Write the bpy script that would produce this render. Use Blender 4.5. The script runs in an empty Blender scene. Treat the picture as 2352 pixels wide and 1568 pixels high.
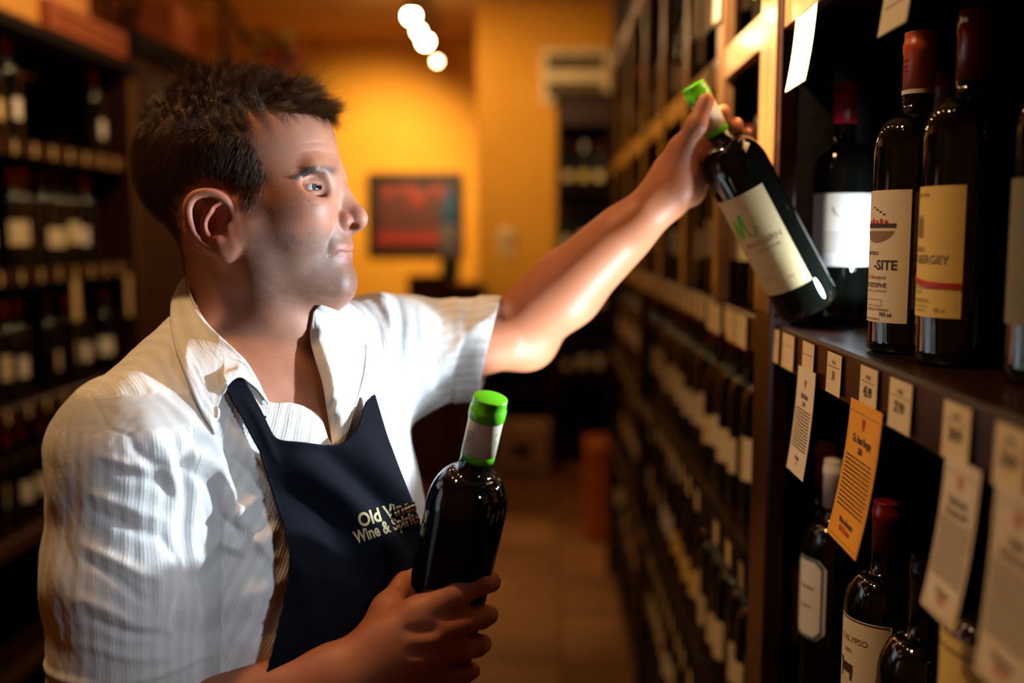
import bpy, math, random
import numpy as np
from mathutils import Vector, Matrix, Euler
from mathutils.bvhtree import BVHTree
random.seed(7); rng = np.random.default_rng(11)
PI = math.pi
C = bpy.context.scene.collection
SC = bpy.context.scene

# ------------------------------------------------------------------ camera
F = 2290.0                                   # focal length in pixels of the 2352 wide frame
CAMZ = 1.5
yaw = math.asin(69 / 2304.5); pit = math.acos(0.99371 / math.cos(yaw))
fw = Vector((-math.sin(yaw) * math.cos(pit), math.cos(yaw) * math.cos(pit), -math.sin(pit)))
rt = Vector((math.cos(yaw), math.sin(yaw), 0)); up = rt.cross(fw)
cam_d = bpy.data.cameras.new('camera'); cam = bpy.data.objects.new('camera', cam_d); C.objects.link(cam)
cam.matrix_world = Matrix(((rt.x, up.x, -fw.x, 0), (rt.y, up.y, -fw.y, 0), (rt.z, up.z, -fw.z, CAMZ), (0, 0, 0, 1)))
cam_d.sensor_width = 36; cam_d.lens = F / 2352 * 36; cam_d.clip_start = 0.02
cam_d.dof.use_dof = True; cam_d.dof.focus_distance = 0.97; cam_d.dof.aperture_fstop = 1.8
SC.camera = cam
SC.view_settings.view_transform = 'Standard'; SC.view_settings.look = 'None'
SC.view_settings.gamma = 1.0; SC.view_settings.use_curve_mapping = False; SC.view_settings.exposure = 0.0
w = bpy.data.worlds.new('world'); SC.world = w; w.use_nodes = True
w.node_tree.nodes['Background'].inputs[0].default_value = (1.0, 0.55, 0.25, 1)
w.node_tree.nodes['Background'].inputs[1].default_value = 0.007

WARM = (1.0, 0.60, 0.27)
def lamp(name, kind, loc, power, color, size=0.03, target=None, angle=60, blend=0.4):
    d = bpy.data.lights.new(name, kind); d.energy = power; d.color = color
    if kind == 'AREA': d.shape = 'DISK'; d.size = size
    else: d.shadow_soft_size = size
    if kind == 'SPOT': d.spot_size = math.radians(angle); d.spot_blend = blend
    o = bpy.data.objects.new(name, d); C.objects.link(o); o.location = loc
    if target: o.rotation_euler = (Vector(target) - Vector(loc)).to_track_quat('-Z', 'Y').to_euler()
    return o
lamp('strobe_light', 'SPOT', (0.400, 1.128, 1.445), 3.5, (0.76, 0.90, 1.0), 0.014, (-0.3, 1.24, 1.46), 88, 0.1)
lamp('forearm_fill_spot', 'SPOT', (0.26, 1.04, 1.02), 48, (0.80, 0.92, 1.0), 0.02, (0.05, 1.245, 1.43), 40, 0.5)  # added spot that brightens the underside of the forearm; no lamp stands here
lamp('label_fill_spot', 'SPOT', (0.440, 1.150, 1.460), 1.9, (0.76, 0.90, 1.0), 0.008, (0.385, 1.288, 1.50), 78, 0.3)  # added spot that gives the white label its own strobe-like light
lamp('strobe_second_head', 'SPOT', (0.440, 1.050, 1.450), 48, (0.74, 0.89, 1.0), 0.014, (-0.33, 0.93, 1.41), 42, 0.4)
lamp('chest_fill_spot', 'SPOT', (0.27, 0.45, 1.42), 9, (0.80, 0.90, 1.0), 0.03, (-0.36, 0.92, 1.20), 32, 1.0)  # added out-of-frame fill for the chest and near sleeve
lamp('aisle_spot', 'SPOT', (-0.62, 1.30, 2.72), 1400, (1.0, 0.68, 0.36), 0.03, (0.29, 1.34, 2.00), 34, 0.45)
lamp('back_wall_spot', 'SPOT', (-1.0, 6.7, 2.75), 250, (1.0, 0.72, 0.34), 0.04, (-1.35, 8.1, 1.70), 90, 1.0)
lamp('back_corner_fill', 'SPOT', (-0.77, 5.0, 2.70), 120, (1.0, 0.66, 0.30), 0.05, (0.0, 6.8, 1.9), 70, 1.0)  # added spot to brighten the right part of the back wall
lamp('left_rack_fill', 'SPOT', (-0.7, 2.6, 2.74), 60, WARM, 0.04, (-1.6, 3.0, 1.85), 90, 0.8)  # added spot to lift the labels and crates of the left rack
lamp('aisle_fill_spot', 'SPOT', (-0.60, 0.80, 2.75), 52, (1.0, 0.58, 0.24), 0.05, (-0.25, 1.1, 1.4), 75, 0.8)
lamp('floor_fill_spot', 'SPOT', (-0.77, 4.4, 2.72), 85, WARM, 0.05, (-0.42, 4.3, 0.0), 46, 0.7)  # added spot to brighten the floor farther down the aisle

# ------------------------------------------------------------------ helpers
def at(px, py, Y):
    """world point on the plane at distance Y along the aisle, seen at pixel px,py"""
    d = fw * 1.0 + rt * ((px - 1176) / F) - up * ((py - 784) / F)
    t = Y / d.y
    return Vector((d.x * t, Y, CAMZ + d.z * t))
def atX(px, py, X):
    d = fw * 1.0 + rt * ((px - 1176) / F) - up * ((py - 784) / F)
    t = X / d.x
    return Vector((X, d.y * t, CAMZ + d.z * t))
def project(P):
    """pixel coordinates of an (N,3) array of world points"""
    Q = np.asarray(P, float) - np.array([0, 0, CAMZ])
    z = Q @ np.array(fw); x = Q @ np.array(rt); y = Q @ np.array(up)
    return 1176 + F * x / z, 784 - F * y / z

def mat(name, col, rough=0.5, metal=0.0, spec=0.5, coat=0.0, noise=None, bump=None, emis=None, sheen=0, sss=0):
    """noise=(scale, colour2, amount, stretch), bump=(scale, strength)"""
    m = bpy.data.materials.new(name); m.use_nodes = True
    nt = m.node_tree; b = nt.nodes['Principled BSDF']
    b.inputs['Base Color'].default_value = (*col, 1); b.inputs['Roughness'].default_value = rough
    b.inputs['Metallic'].default_value = metal; b.inputs['Specular IOR Level'].default_value = spec
    b.inputs['Coat Weight'].default_value = coat; b.inputs['Coat Roughness'].default_value = 0.08
    if sheen: b.inputs['Sheen Weight'].default_value = sheen
    if emis: b.inputs['Emission Color'].default_value = (*emis[0], 1); b.inputs['Emission Strength'].default_value = emis[1]
    tc = nt.nodes.new('ShaderNodeTexCoord')
    if noise:
        mp = nt.nodes.new('ShaderNodeMapping'); nt.links.new(tc.outputs['Object'], mp.inputs[0])
        mp.inputs['Scale'].default_value = noise[3] if len(noise) > 3 else (1, 1, 1)
        n = nt.nodes.new('ShaderNodeTexNoise'); n.inputs['Scale'].default_value = noise[0]; n.inputs['Detail'].default_value = 6
        nt.links.new(mp.outputs[0], n.inputs['Vector'])
        r = nt.nodes.new('ShaderNodeValToRGB'); nt.links.new(n.outputs['Fac'], r.inputs[0])
        r.color_ramp.elements[0].position = 0.35; r.color_ramp.elements[1].position = 0.65
        r.color_ramp.elements[0].color = (*col, 1)
        r.color_ramp.elements[1].color = (*[col[i] * (1 - noise[2]) + noise[1][i] * noise[2] for i in range(3)], 1)
        nt.links.new(r.outputs[0], b.inputs['Base Color'])
    if bump:
        n2 = nt.nodes.new('ShaderNodeTexNoise'); n2.inputs['Scale'].default_value = bump[0]; n2.inputs['Detail'].default_value = 5
        nt.links.new(tc.outputs['Object'], n2.inputs['Vector'])
        bp = nt.nodes.new('ShaderNodeBump'); bp.inputs['Strength'].default_value = bump[1]; bp.inputs['Distance'].default_value = 0.004
        nt.links.new(n2.outputs['Fac'], bp.inputs['Height']); nt.links.new(bp.outputs[0], b.inputs['Normal'])
    return m

M = {}
M['wall'] = mat('ochre_paint', (0.70, 0.32, 0.016), 0.75, noise=(3, (0.62, 0.27, 0.013), 0.6), bump=(60, 0.15))
M['ceiling'] = mat('tan_ceiling_paint', (0.50, 0.27, 0.07), 0.85, noise=(2, (0.44, 0.22, 0.05), 0.5), bump=(40, 0.15))
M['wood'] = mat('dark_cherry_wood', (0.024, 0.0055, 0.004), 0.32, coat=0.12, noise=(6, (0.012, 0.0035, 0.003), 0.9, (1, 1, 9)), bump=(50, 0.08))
M['wood_lit'] = mat('lit_glossy_wood', (0.20, 0.105, 0.045), 0.32, coat=0.3, noise=(6, (0.12, 0.06, 0.025), 0.8, (1, 9, 1)), bump=(50, 0.08))  # upper rails and posts: golden lamp-lit tone of the rack wood put into colour
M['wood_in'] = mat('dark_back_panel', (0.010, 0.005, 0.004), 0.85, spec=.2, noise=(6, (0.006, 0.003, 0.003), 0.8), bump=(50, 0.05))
M['crate'] = mat('pine_crate_wood', (0.68, 0.30, 0.06), 0.6, noise=(5, (0.52, 0.20, 0.04), 0.8, (1, 8, 1)), bump=(40, 0.2))
M['crate_red'] = mat('red_stained_crate_wood', (0.42, 0.10, 0.025), 0.6, noise=(5, (0.27, 0.06, 0.018), 0.8, (1, 8, 1)), bump=(40, 0.2))
M['carton'] = mat('brown_cardboard', (0.62, 0.30, 0.05), 0.8, noise=(8, (0.50, 0.25, 0.05), 0.7), bump=(80, 0.1))
M['carton_orange'] = mat('orange_cardboard', (0.62, 0.15, 0.025), 0.8, noise=(8, (0.50, 0.12, 0.02), 0.7), bump=(80, 0.1))
M['carton_white'] = mat('white_printed_carton', (0.60, 0.44, 0.30), 0.7, noise=(5, (0.5, 0.34, 0.2), 0.7), bump=(80, 0.1))
M['print_dark'] = mat('dark_print', (0.06, 0.03, 0.02), 0.7, noise=(20, (0.1, 0.05, 0.03), 0.5))
M['glass'] = mat('dark_bottle_glass', (0.003, 0.004, 0.003), 0.03, spec=0.6, noise=(4, (0.004, 0.003, 0.002), 0.5))
M['paper'] = mat('cream_label_paper', (0.80, 0.70, 0.50), 0.65, noise=(30, (0.74, 0.62, 0.42), 0.5), bump=(200, 0.05))
M['paper_white'] = mat('white_label_paper', (0.84, 0.83, 0.80), 0.6, noise=(30, (0.78, 0.77, 0.74), 0.5), bump=(200, 0.05))
M['paper_yellow'] = mat('yellow_label_paper', (0.83, 0.60, 0.17), 0.6, noise=(30, (0.78, 0.54, 0.13), 0.5), bump=(200, 0.05))
M['paper_tag'] = mat('cream_tag_card', (0.80, 0.64, 0.36), 0.6, noise=(40, (0.74, 0.57, 0.30), 0.5), bump=(200, 0.05))
M['paper_orange'] = mat('orange_card', (0.90, 0.40, 0.025), 0.6, noise=(40, (0.86, 0.36, 0.02), 0.5), bump=(200, 0.05))
M['paper_blue'] = mat('pale_blue_label_paper', (0.30, 0.38, 0.60), 0.6, noise=(30, (0.25, 0.3, 0.5), 0.5))
M['ink'] = mat('dark_ink', (0.045, 0.025, 0.018), 0.6, noise=(90, (0.08, 0.045, 0.03), 0.6))
M['ink_soft'] = mat('brown_ink', (0.24, 0.15, 0.08), 0.6, noise=(90, (0.3, 0.2, 0.1), 0.6))
M['ink_red'] = mat('red_ink', (0.55, 0.03, 0.015), 0.5, noise=(90, (0.45, 0.03, 0.02), 0.6))
M['ink_green'] = mat('green_ink', (0.06, 0.36, 0.02), 0.5, noise=(90, (0.05, 0.3, 0.02), 0.6))
M['ink_blue'] = mat('teal_ink', (0.03, 0.10, 0.16), 0.5, noise=(90, (0.04, 0.12, 0.2), 0.6))
M['cap_green'] = mat('green_foil', (0.13, 0.62, 0.015), 0.26, spec=0.6, noise=(40, (0.11, 0.55, 0.015), 0.6))
M['cap_cream'] = mat('cream_foil', (0.82, 0.74, 0.56), 0.38, noise=(40, (0.78, 0.69, 0.5), 0.6))
M['cap_red'] = mat('crimson_foil', (0.42, 0.008, 0.022), 0.28, noise=(40, (0.34, 0.006, 0.018), 0.6))
M['cap_orange'] = mat('copper_red_foil', (0.62, 0.10, 0.035), 0.35, noise=(60, (0.5, 0.07, 0.025), 0.7))
M['cap_purple'] = mat('purple_foil', (0.12, 0.012, 0.05), 0.3, noise=(40, (0.1, 0.01, 0.04), 0.6))
M['cap_white'] = mat('white_foil', (0.72, 0.70, 0.64), 0.4, noise=(40, (0.66, 0.63, 0.57), 0.6))
M['cap_black'] = mat('black_foil', (0.012, 0.010, 0.010), 0.3, noise=(40, (0.02, 0.015, 0.015), 0.6))
M['cap_dkred'] = mat('dark_red_foil', (0.16, 0.006, 0.008), 0.25, noise=(40, (0.1, 0.005, 0.006), 0.6))
M['black_metal'] = mat('black_iron', (0.015, 0.012, 0.010), 0.45, metal=0.6, noise=(20, (0.03, 0.02, 0.015), 0.6))
M['vent'] = mat('off_white_vent_metal', (0.80, 0.66, 0.40), 0.5, noise=(20, (0.56, 0.37, 0.17), 0.6))
M['vent_dark'] = mat('vent_shadow_gap', (0.13, 0.085, 0.03), 0.7, noise=(20, (0.1, 0.06, 0.02), 0.6))
M['frame_black'] = mat('black_frame_lacquer', (0.012, 0.010, 0.008), 0.3, noise=(20, (0.02, 0.014, 0.01), 0.6))
M['leaf'] = mat('dried_vine_leaf', (0.45, 0.26, 0.03), 0.28, noise=(20, (0.20, 0.16, 0.02), 0.9))
M['red_cloth'] = mat('red_ribbon', (0.75, 0.02, 0.01), 0.6, noise=(20, (0.6, 0.015, 0.01), 0.6))
M['switch'] = mat('ivory_switch_plastic', (0.70, 0.50, 0.26), 0.4, noise=(20, (0.66, 0.46, 0.24), 0.6))
def bulb_mat(name, col, s):
    return mat(name, (0.9, 0.8, 0.6), 0.3, emis=(col, s), noise=(10, (0.85, 0.75, 0.55), 0.5))
M['bulb'] = bulb_mat('lit_bulb_glass', (1.0, 0.66, 0.32), 130.0)
M['bulb_small'] = bulb_mat('lit_small_bulb_glass', (1.0, 0.62, 0.28), 40.0)

def link(o, parent=None):
    C.objects.link(o)
    if parent is not None: o.parent = parent
    return o
def obj(name, verts, faces, m, parent=None, smooth=False, loc=None):
    me = bpy.data.meshes.new(name); me.from_pydata([tuple(v) for v in verts], [], faces); me.update()
    o = bpy.data.objects.new(name, me)
    for mm in (m if isinstance(m, (list, tuple)) else [m]): me.materials.append(mm)
    if smooth: me.polygons.foreach_set('use_smooth', [True] * len(me.polygons))
    link(o, parent)
    if loc is not None: o.location = loc
    return o
def tag(o, label=None, cat=None, group=None, kind=None):
    if label: o['label'] = label
    if cat: o['category'] = cat
    if group: o['group'] = group
    if kind: o['kind'] = kind
    return o
def thing(name, label, cat, loc=(0, 0, 0), group=None, rot=(0, 0, 0)):
    o = bpy.data.objects.new(name, None); C.objects.link(o); o.location = loc; o.rotation_euler = rot
    o.empty_display_size = 0.02
    return tag(o, label, cat, group)
def copy_tree(o, parent=None):
    c = o.copy(); C.objects.link(c)
    if parent is not None: c.parent = parent; c.matrix_parent_inverse = o.matrix_parent_inverse.copy()
    for ch in list(o.children): copy_tree(ch, c)
    return c
class MB:
    """collects shapes of ONE part"""
    def __init__(s): s.v = []; s.f = []
    def box(s, lo, hi, bev=0.0):
        n = len(s.v); (x0, y0, z0), (x1, y1, z1) = lo, hi
        if bev <= 0:
            s.v += [(x, y, z) for z in (z0, z1) for y in (y0, y1) for x in (x0, x1)]
            s.f += [tuple(n + i for i in q) for q in ((0, 2, 3, 1), (4, 5, 7, 6), (0, 1, 5, 4), (2, 6, 7, 3), (0, 4, 6, 2), (1, 3, 7, 5))]
            return s
        b = min(bev, (x1 - x0) / 2.1, (y1 - y0) / 2.1, (z1 - z0) / 2.1)
        idx = {}
        for cx in (0, 1):
            for cy in (0, 1):
                for cz in (0, 1):
                    X = (x0, x1)[cx]; Y = (y0, y1)[cy]; Z = (z0, z1)[cz]
                    sx = b if cx == 0 else -b; sy = b if cy == 0 else -b; sz = b if cz == 0 else -b
                    for a, p in enumerate(((X, Y + sy, Z + sz), (X + sx, Y, Z + sz), (X + sx, Y + sy, Z))):
                        idx[(cx, cy, cz, a)] = len(s.v); s.v.append(p)
        for cx in (0, 1):
            q = [idx[(cx, cy, cz, 0)] for cy, cz in ((0, 0), (1, 0), (1, 1), (0, 1))]; s.f.append(tuple(q if cx else q[::-1]))
            q = [idx[(cy, cx, cz, 1)] for cy, cz in ((0, 0), (1, 0), (1, 1), (0, 1))]; s.f.append(tuple(q[::-1] if cx else q))
            q = [idx[(cy, cz, cx, 2)] for cy, cz in ((0, 0), (1, 0), (1, 1), (0, 1))]; s.f.append(tuple(q if cx else q[::-1]))
        for a, b_ in ((0, 1), (1, 2), (0, 2)):
            ax = 3 - a - b_
            for i in (0, 1):
                for j in (0, 1):
                    def key(t, face):
                        c = [0, 0, 0]; c[a] = i; c[b_] = j; c[ax] = t; return idx[(*c, face)]
                    s.f.append((key(0, a), key(1, a), key(1, b_), key(0, b_)))
        for cx in (0, 1):
            for cy in (0, 1):
                for cz in (0, 1): s.f.append(tuple(idx[(cx, cy, cz, a)] for a in range(3)))
        return s
    def tube(s, pts, r, n=8, caps=True):
        P = [Vector(p) for p in pts]; R = r if isinstance(r, (list, tuple)) else [r] * len(P); base = len(s.v)
        prev = None
        for i, p in enumerate(P):
            t = (P[min(i + 1, len(P) - 1)] - P[max(i - 1, 0)]).normalized()
            if prev is None: u = t.orthogonal().normalized()
            else: u = (prev - t * prev.dot(t)).normalized()
            prev = u; w_ = t.cross(u)
            for k in range(n):
                a = 2 * PI * k / n; s.v.append(tuple(p + (u * math.cos(a) + w_ * math.sin(a)) * R[i]))
        for i in range(len(P) - 1):
            for k in range(n):
                a = base + i * n + k; b = base + i * n + (k + 1) % n; s.f.append((a, b, b + n, a + n))
        if caps: s.f.append(tuple(base + k for k in range(n))[::-1]); s.f.append(tuple(base + (len(P) - 1) * n + k for k in range(n)))
        return s
    def lathe(s, prof, n=32, a0=0, a1=2 * PI, org=(0, 0, 0)):
        base = len(s.v); full = abs(a1 - a0 - 2 * PI) < 1e-6; m = n if full else n + 1
        for r, z in prof:
            for k in range(m):
                a = a0 + (a1 - a0) * k / n; s.v.append((org[0] + r * math.cos(a), org[1] + r * math.sin(a), org[2] + z))
        for i in range(len(prof) - 1):
            for k in range(n):
                a = base + i * m + k; b = base + i * m + (k + 1) % m; s.f.append((a, b, b + m, a + m))
        return s
    def sphere(s, c, r, n=16, m=8):
        rr = r if isinstance(r, (list, tuple)) else (r, r, r); base = len(s.v)
        for i in range(m + 1):
            th = PI * i / m
            for k in range(n):
                a = 2 * PI * k / n
                s.v.append((c[0] + rr[0] * math.sin(th) * math.cos(a), c[1] + rr[1] * math.sin(th) * math.sin(a), c[2] + rr[2] * math.cos(th)))
        for i in range(m):
            for k in range(n):
                a = base + i * n + k; b = base + i * n + (k + 1) % n; s.f.append((a, a + n, b + n, b))
        return s
    def build(s, name, m, parent=None, smooth=False, loc=None): return obj(name, s.v, s.f, m, parent, smooth, loc)
def fix_normals(o):
    import bmesh
    bm = bmesh.new(); bm.from_mesh(o.data); bmesh.ops.remove_doubles(bm, verts=bm.verts, dist=1e-6)
    bmesh.ops.recalc_face_normals(bm, faces=bm.faces); bm.to_mesh(o.data); bm.free(); return o

# ------------------------------------------------------------------ lettering
_tc = {}
def text_geo(s, size=1.0, bold=0.0, align='CENTER', space=1.0):
    key = (s, bold, align, space)
    if key not in _tc:
        cu = bpy.data.curves.new('t', 'FONT'); cu.body = s; cu.align_x = align; cu.size = 1; cu.offset = bold
        cu.space_character = space; cu.resolution_u = 3
        o = bpy.data.objects.new('t', cu); C.objects.link(o); bpy.context.view_layer.update()
        me = bpy.data.meshes.new_from_object(o.evaluated_get(bpy.context.evaluated_depsgraph_get()))
        V = [tuple(v.co) for v in me.vertices]; Fc = [tuple(p.vertices) for p in me.polygons]
        bpy.data.objects.remove(o); bpy.data.curves.remove(cu); bpy.data.meshes.remove(me)
        _tc[key] = (V, Fc)
    V, Fc = _tc[key]
    return [(x * size, y * size) for x, y, _ in V], Fc
def flat_text(name, lines, m, parent, mapf):
    """lines: (string, x, y, size, bold[, angle[, xscale]]) laid out in label metres, mapf -> 3-D"""
    o = None
    for L in lines:
        s, x, y, sz, bd = L[:5]; an = L[5] if len(L) > 5 else 0; xs = L[6] if len(L) > 6 else 1
        v, f = text_geo(s, sz, bd); ca, sa = math.cos(an), math.sin(an)
        o = obj(name, [mapf(x + xs * a * ca - b * sa, y + xs * a * sa + b * ca) for a, b in v], f, m, parent)
    return o
# ------------------------------------------------------------------ room shell
XL, XR, YB, YA, YF, ZC = -3.2, 1.05, 6.8, 8.1, -1.2, 3.02
def plane_wall(name, lo, hi, m): return tag(MB().box(lo, hi).build(name, m), kind='structure')
plane_wall('wall_left', (XL - .1, YF, 0), (XL, YA, ZC), M['wall'])
plane_wall('wall_right', (XR, YF, 0), (XR + .1, YB, ZC), M['wall'])
plane_wall('wall_front', (XL, YF - .1, 0), (XR, YF, ZC), M['wall'])
plane_wall('wall_back', (-0.44, YB, 0), (XR, YA, ZC), M['wall'])
plane_wall('wall_alcove', (XL, YA, 0), (-0.44, YA + .1, ZC), M['wall'])
plane_wall('ceiling', (XL, YF, ZC), (XR, YA + .1, ZC + .1), M['ceiling'])
# floor of slate-like tiles: near rows are tiles of their own on a mortar bed
M['mortar'] = mat('tile_mortar', (0.16, 0.085, 0.04), 0.8, noise=(20, (0.12, 0.06, 0.03), 0.6))
M['tile'] = mat('brown_slate_tile', (0.30, 0.15, 0.06), 0.42, noise=(2.3, (0.20, 0.09, 0.03), 0.9), bump=(14, 0.25))
M['tile2'] = mat('tan_slate_tile', (0.36, 0.19, 0.075), 0.42, noise=(2.3, (0.25, 0.12, 0.045), 0.9), bump=(14, 0.25))
fl = plane_wall('floor', (XL, YF, -.1), (XR, YA, -0.008), M['mortar'])
tm = {}
ts = 0.45
base_tile = None
for i in range(0, 6):
    for j in range(3, 18):
        x = -1.95 + i * ts; y = j * ts
        key = (i * 7 + j * 3) % 2
        if key not in tm:
            o = MB().box((-ts / 2 + .004, -ts / 2 + .004, -.010), (ts / 2 - .004, ts / 2 - .004, 0), 0.003).build('floor_tile', [M['tile'], M['tile2']][key], fl)
            fix_normals(o); tm[key] = o; c = o
        else: c = tm[key].copy(); C.objects.link(c); c.parent = fl
        c.location = (x, y, 0.0 - 0.0015 * ((i * 5 + j * 11) % 3)); c.rotation_euler = (0, 0, PI / 2 * ((i + j) % 4))

# ------------------------------------------------------------------ bottles
def bottle_profile(H=0.30, R=0.0375, rn=0.0135, sh=0.19, style='bordeaux'):
    if style == 'bordeaux':
        p = [(0, .004), (R * .5, .003), (R * .9, 0), (R, .004), (R, .012), (R, sh)]
        for t in np.linspace(0, 1, 9)[1:]:
            p.append((rn + 0.0008 + (R - rn - 0.0008) * (math.cos(t * PI / 2) ** 0.9 if t < 1 else 0) * (1) , sh + 0.036 * math.sin(t * PI / 2) ** 1.15))
        p += [(rn + .0002, sh + .050), (rn, H - .02), (rn + .0007, H - .018), (rn + .0007, H - .010), (rn, H - .009), (rn - .0005, H), (0, H)]
    else:
        p = [(0, .004), (R * .9, 0), (R, .004), (R, .012), (R, sh - .03)]
        for t in np.linspace(0, 1, 10)[1:]:
            p.append((rn + (R - rn) * (0.5 + 0.5 * math.cos(t * PI)), sh - .03 + 0.085 * t))
        p += [(rn, H - .02), (rn + .0018, H - .018), (rn + .0018, H - .010), (rn, H - .009), (rn - .0005, H), (0, H)]
    return p
def make_bottle(label, cap, cap_len=0.055, paper=None, lab=(0.045, 0.145, -60, 60), group=None, n=40, H=0.30, R=0.0375,
                sh=0.19, style='bordeaux', cap2=None, rn=0.0135, chamfer=0):
    """a bottle: Empty at its base > glass, capsule, label; label centred on local -Y"""
    t = thing('wine_bottle', label, 'bottle', group=group)
    prof = bottle_profile(H, R, rn, sh, style)
    MB().lathe(prof, n).build('glass', M['glass'], t, True)
    z0 = H - cap_len; e = .0006
    def capseg(name, za, zb, m):
        pts = []
        for z in sorted(set([za, zb] + [q for q in (H - .020, H - .0185, H - .0095, H - .0085, H - .0008) if za < q < zb])):
            r = rn + e + (.0009 if H - .0190 <= z <= H - .0092 else 0)
            if z >= H - .001: r -= .0003
            pts.append((r, z))
        if zb >= H: pts += [(rn - .0008, H + .0008), (0, H + .0009)]
        return MB().lathe([(rn - .001, za)] + pts, n).build(name, m, t, True)
    if cap2:      # banded capsule: ring, sleeve, crown
        capseg('capsule_ring', z0, z0 + .0065, cap); capseg('capsule_sleeve', z0 + .0065, H - .020, cap2); capseg('capsule_crown', H - .020, H + .0004, cap)
    else: capseg('capsule', z0, H + .0004, cap)
    if paper:
        za, zb, a0, a1 = lab; rr = R + .0004
        if chamfer:
            A0 = math.radians(a0 - 90); A1 = math.radians(a1 - 90); c = chamfer; ca = c / R
            prof2 = []
            V = []; ns = 24; 
            for k in range(ns + 1):
                a = A0 + (A1 - A0) * k / ns; ins = max(0, c - min(a - A0, A1 - a) * R)
                V += [(rr * math.cos(a), rr * math.sin(a), za + ins), (rr * math.cos(a), rr * math.sin(a), zb - ins)]
            Fc = [(2 * k, 2 * k + 2, 2 * k + 3, 2 * k + 1) for k in range(ns)]
            lb = obj('label', V, Fc, paper, t, True)
        else:
            lb = MB().lathe([(rr, za), (rr, zb)], 24, math.radians(a0 - 90), math.radians(a1 - 90)).build('label', paper, t, True)
        t['_lb'] = lb.name
    return t
def cylmap(R, zc, ac=0.0, off=0.0007):
    """label metres (x right as read, y up) -> bottle surface, centred at angle ac degrees from local -Y"""
    def f(x, y):
        a = math.radians(ac - 90) + x / R
        return ((R + off) * math.cos(a), (R + off) * math.sin(a), zc + y)
    return f
def lab_of(t):
    n = t['_lb']; del t['_lb']
    return bpy.data.objects[n]
def bar(name, rects, m, parent, mapf, seg=6):
    V = []; Fc = []
    for x0, y0, x1, y1 in rects:
        for k in range(seg + 1):
            x = x0 + (x1 - x0) * k / seg; V += [mapf(x, y0), mapf(x, y1)]
        n = len(V) - 2 * (seg + 1); Fc += [(n + 2 * k, n + 2 * k + 2, n + 2 * k + 3, n + 2 * k + 1) for k in range(seg)]
    return obj(name, V, Fc, m, parent)

# ------------------------------------------------------------------ right-hand rack
XS = 0.29                       # front plane of the rack
rack = thing('wine_rack', 'dark cherry wood wine rack along the right side of the aisle', 'shelf rack', (XS, 0, 0))
def rp(name, lo, hi, m, bev=.002, par=rack):
    o = MB().box((lo[0] - XS, lo[1], lo[2]), (hi[0] - XS, hi[1], hi[2]), bev).build(name, m, par); return fix_normals(o)
Y0, Y1 = 0.12, 4.3
ZT = 2.62
rp('back_panel', (0.74, Y0, .05), (0.76, Y1, ZT), M['wood_in'])
rp('plinth', (XS + .02, Y0, 0), (0.74, Y1, .09), M['wood'])
rp('top_board', (XS - .02, Y0, ZT), (0.76, Y1, ZT + .04), M['wood'], .004)
UP_B = [1.79, 2.22]
for z in [1.385] + UP_B:
    fm = M['wood_lit'] if z > 1.5 else M['wood']
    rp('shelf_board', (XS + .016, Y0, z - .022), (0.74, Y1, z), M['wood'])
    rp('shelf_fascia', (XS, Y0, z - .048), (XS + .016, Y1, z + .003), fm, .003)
LOW_B = [1.03, .66, .29]
for z in LOW_B:
    rp('shelf_board', (XS + .016, 1.335, z - .022), (0.74, Y1, z), M['wood'])
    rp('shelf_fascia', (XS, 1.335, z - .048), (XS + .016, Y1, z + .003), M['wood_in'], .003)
for z in (.905, .47):
    rp('shelf_board', (XS + .016, Y0, z - .022), (0.74, 1.24, z), M['wood'])
    rp('shelf_fascia', (XS, Y0, z - .048), (XS + .016, 1.24, z + .003), M['wood'], .003)
rp('stile', (XS - .006, 1.238, 0.0), (XS + .02, 1.334, ZT), M['wood'], .004)
rp('divider', (XS + .02, 1.338, .09), (0.74, 1.352, ZT), M['wood_in'], .001)
for y in (1.64, 2.02, 2.42, 2.86, 3.35, 3.85):
    rp('upper_stile', (XS - .004, y, 1.388), (XS + .018, y + .052, ZT), M['wood_lit'], .003)
rp('stile', (XS - .006, 2.86, 0.0), (XS + .02, 2.90, 1.338), M['wood'], .004)
rp('end_panel', (XS, Y1 - .03, 0), (0.76, Y1, ZT), M['wood'], .003)
rp('near_end_panel', (XS, Y0, 0), (0.76, Y0 + .02, ZT), M['wood'], .003)
# glossy lighter strip over the upper stile: its lit tone put into the colour
rp('lit_stile_face', (XS - .009, 1.242, 1.40), (XS - .0062, 1.330, ZT), M['wood_lit'], .001)

# ------------------------------------------------------------------ feature bottles in the near bay, upper shelf
ZB = 1.386
def stand(t, x, y, z, facing_deg): t.location = (x, y, z); t.rotation_euler = (0, 0, math.radians(facing_deg)); return t
# bottle with white label behind the strobe
b3 = make_bottle('dark bottle with plain white label and crimson capsule, lit white, beside the raised bottle', M['cap_red'], .050, M['paper_white'], (0.073, 0.163, -66, 66))
lb = lab_of(b3); f3 = cylmap(.0375, .118, 0)
bar('printed_lines', [(-.022, -.004 - i * .0045, .022 - .004 * (i % 2), -.003 - i * .0045) for i in range(6)], M['ink_soft'], lb, f3)
arc = [(-.012 + .012 * (1 - math.cos(a)), .028 - .012 * math.sin(a)) for a in np.linspace(0, 2.3, 10)]
V = []; 
for (x, y) in arc: V += [f3(x - .0008, y), f3(x + .0012, y)]
obj('printed_arc', V, [(2 * k, 2 * k + 2, 2 * k + 3, 2 * k + 1) for k in range(9)], M['ink_soft'], lb)
stand(b3, .380, 1.288, ZB, -14)
b3b = make_bottle('dark bottle with purple capsule standing behind the white-labelled bottle', M['cap_purple'], .052, M['paper'], (0.01, 0.045, -40, 40))
lab_of(b3b); stand(b3b, .470, 1.210, ZB, -10)
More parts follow.
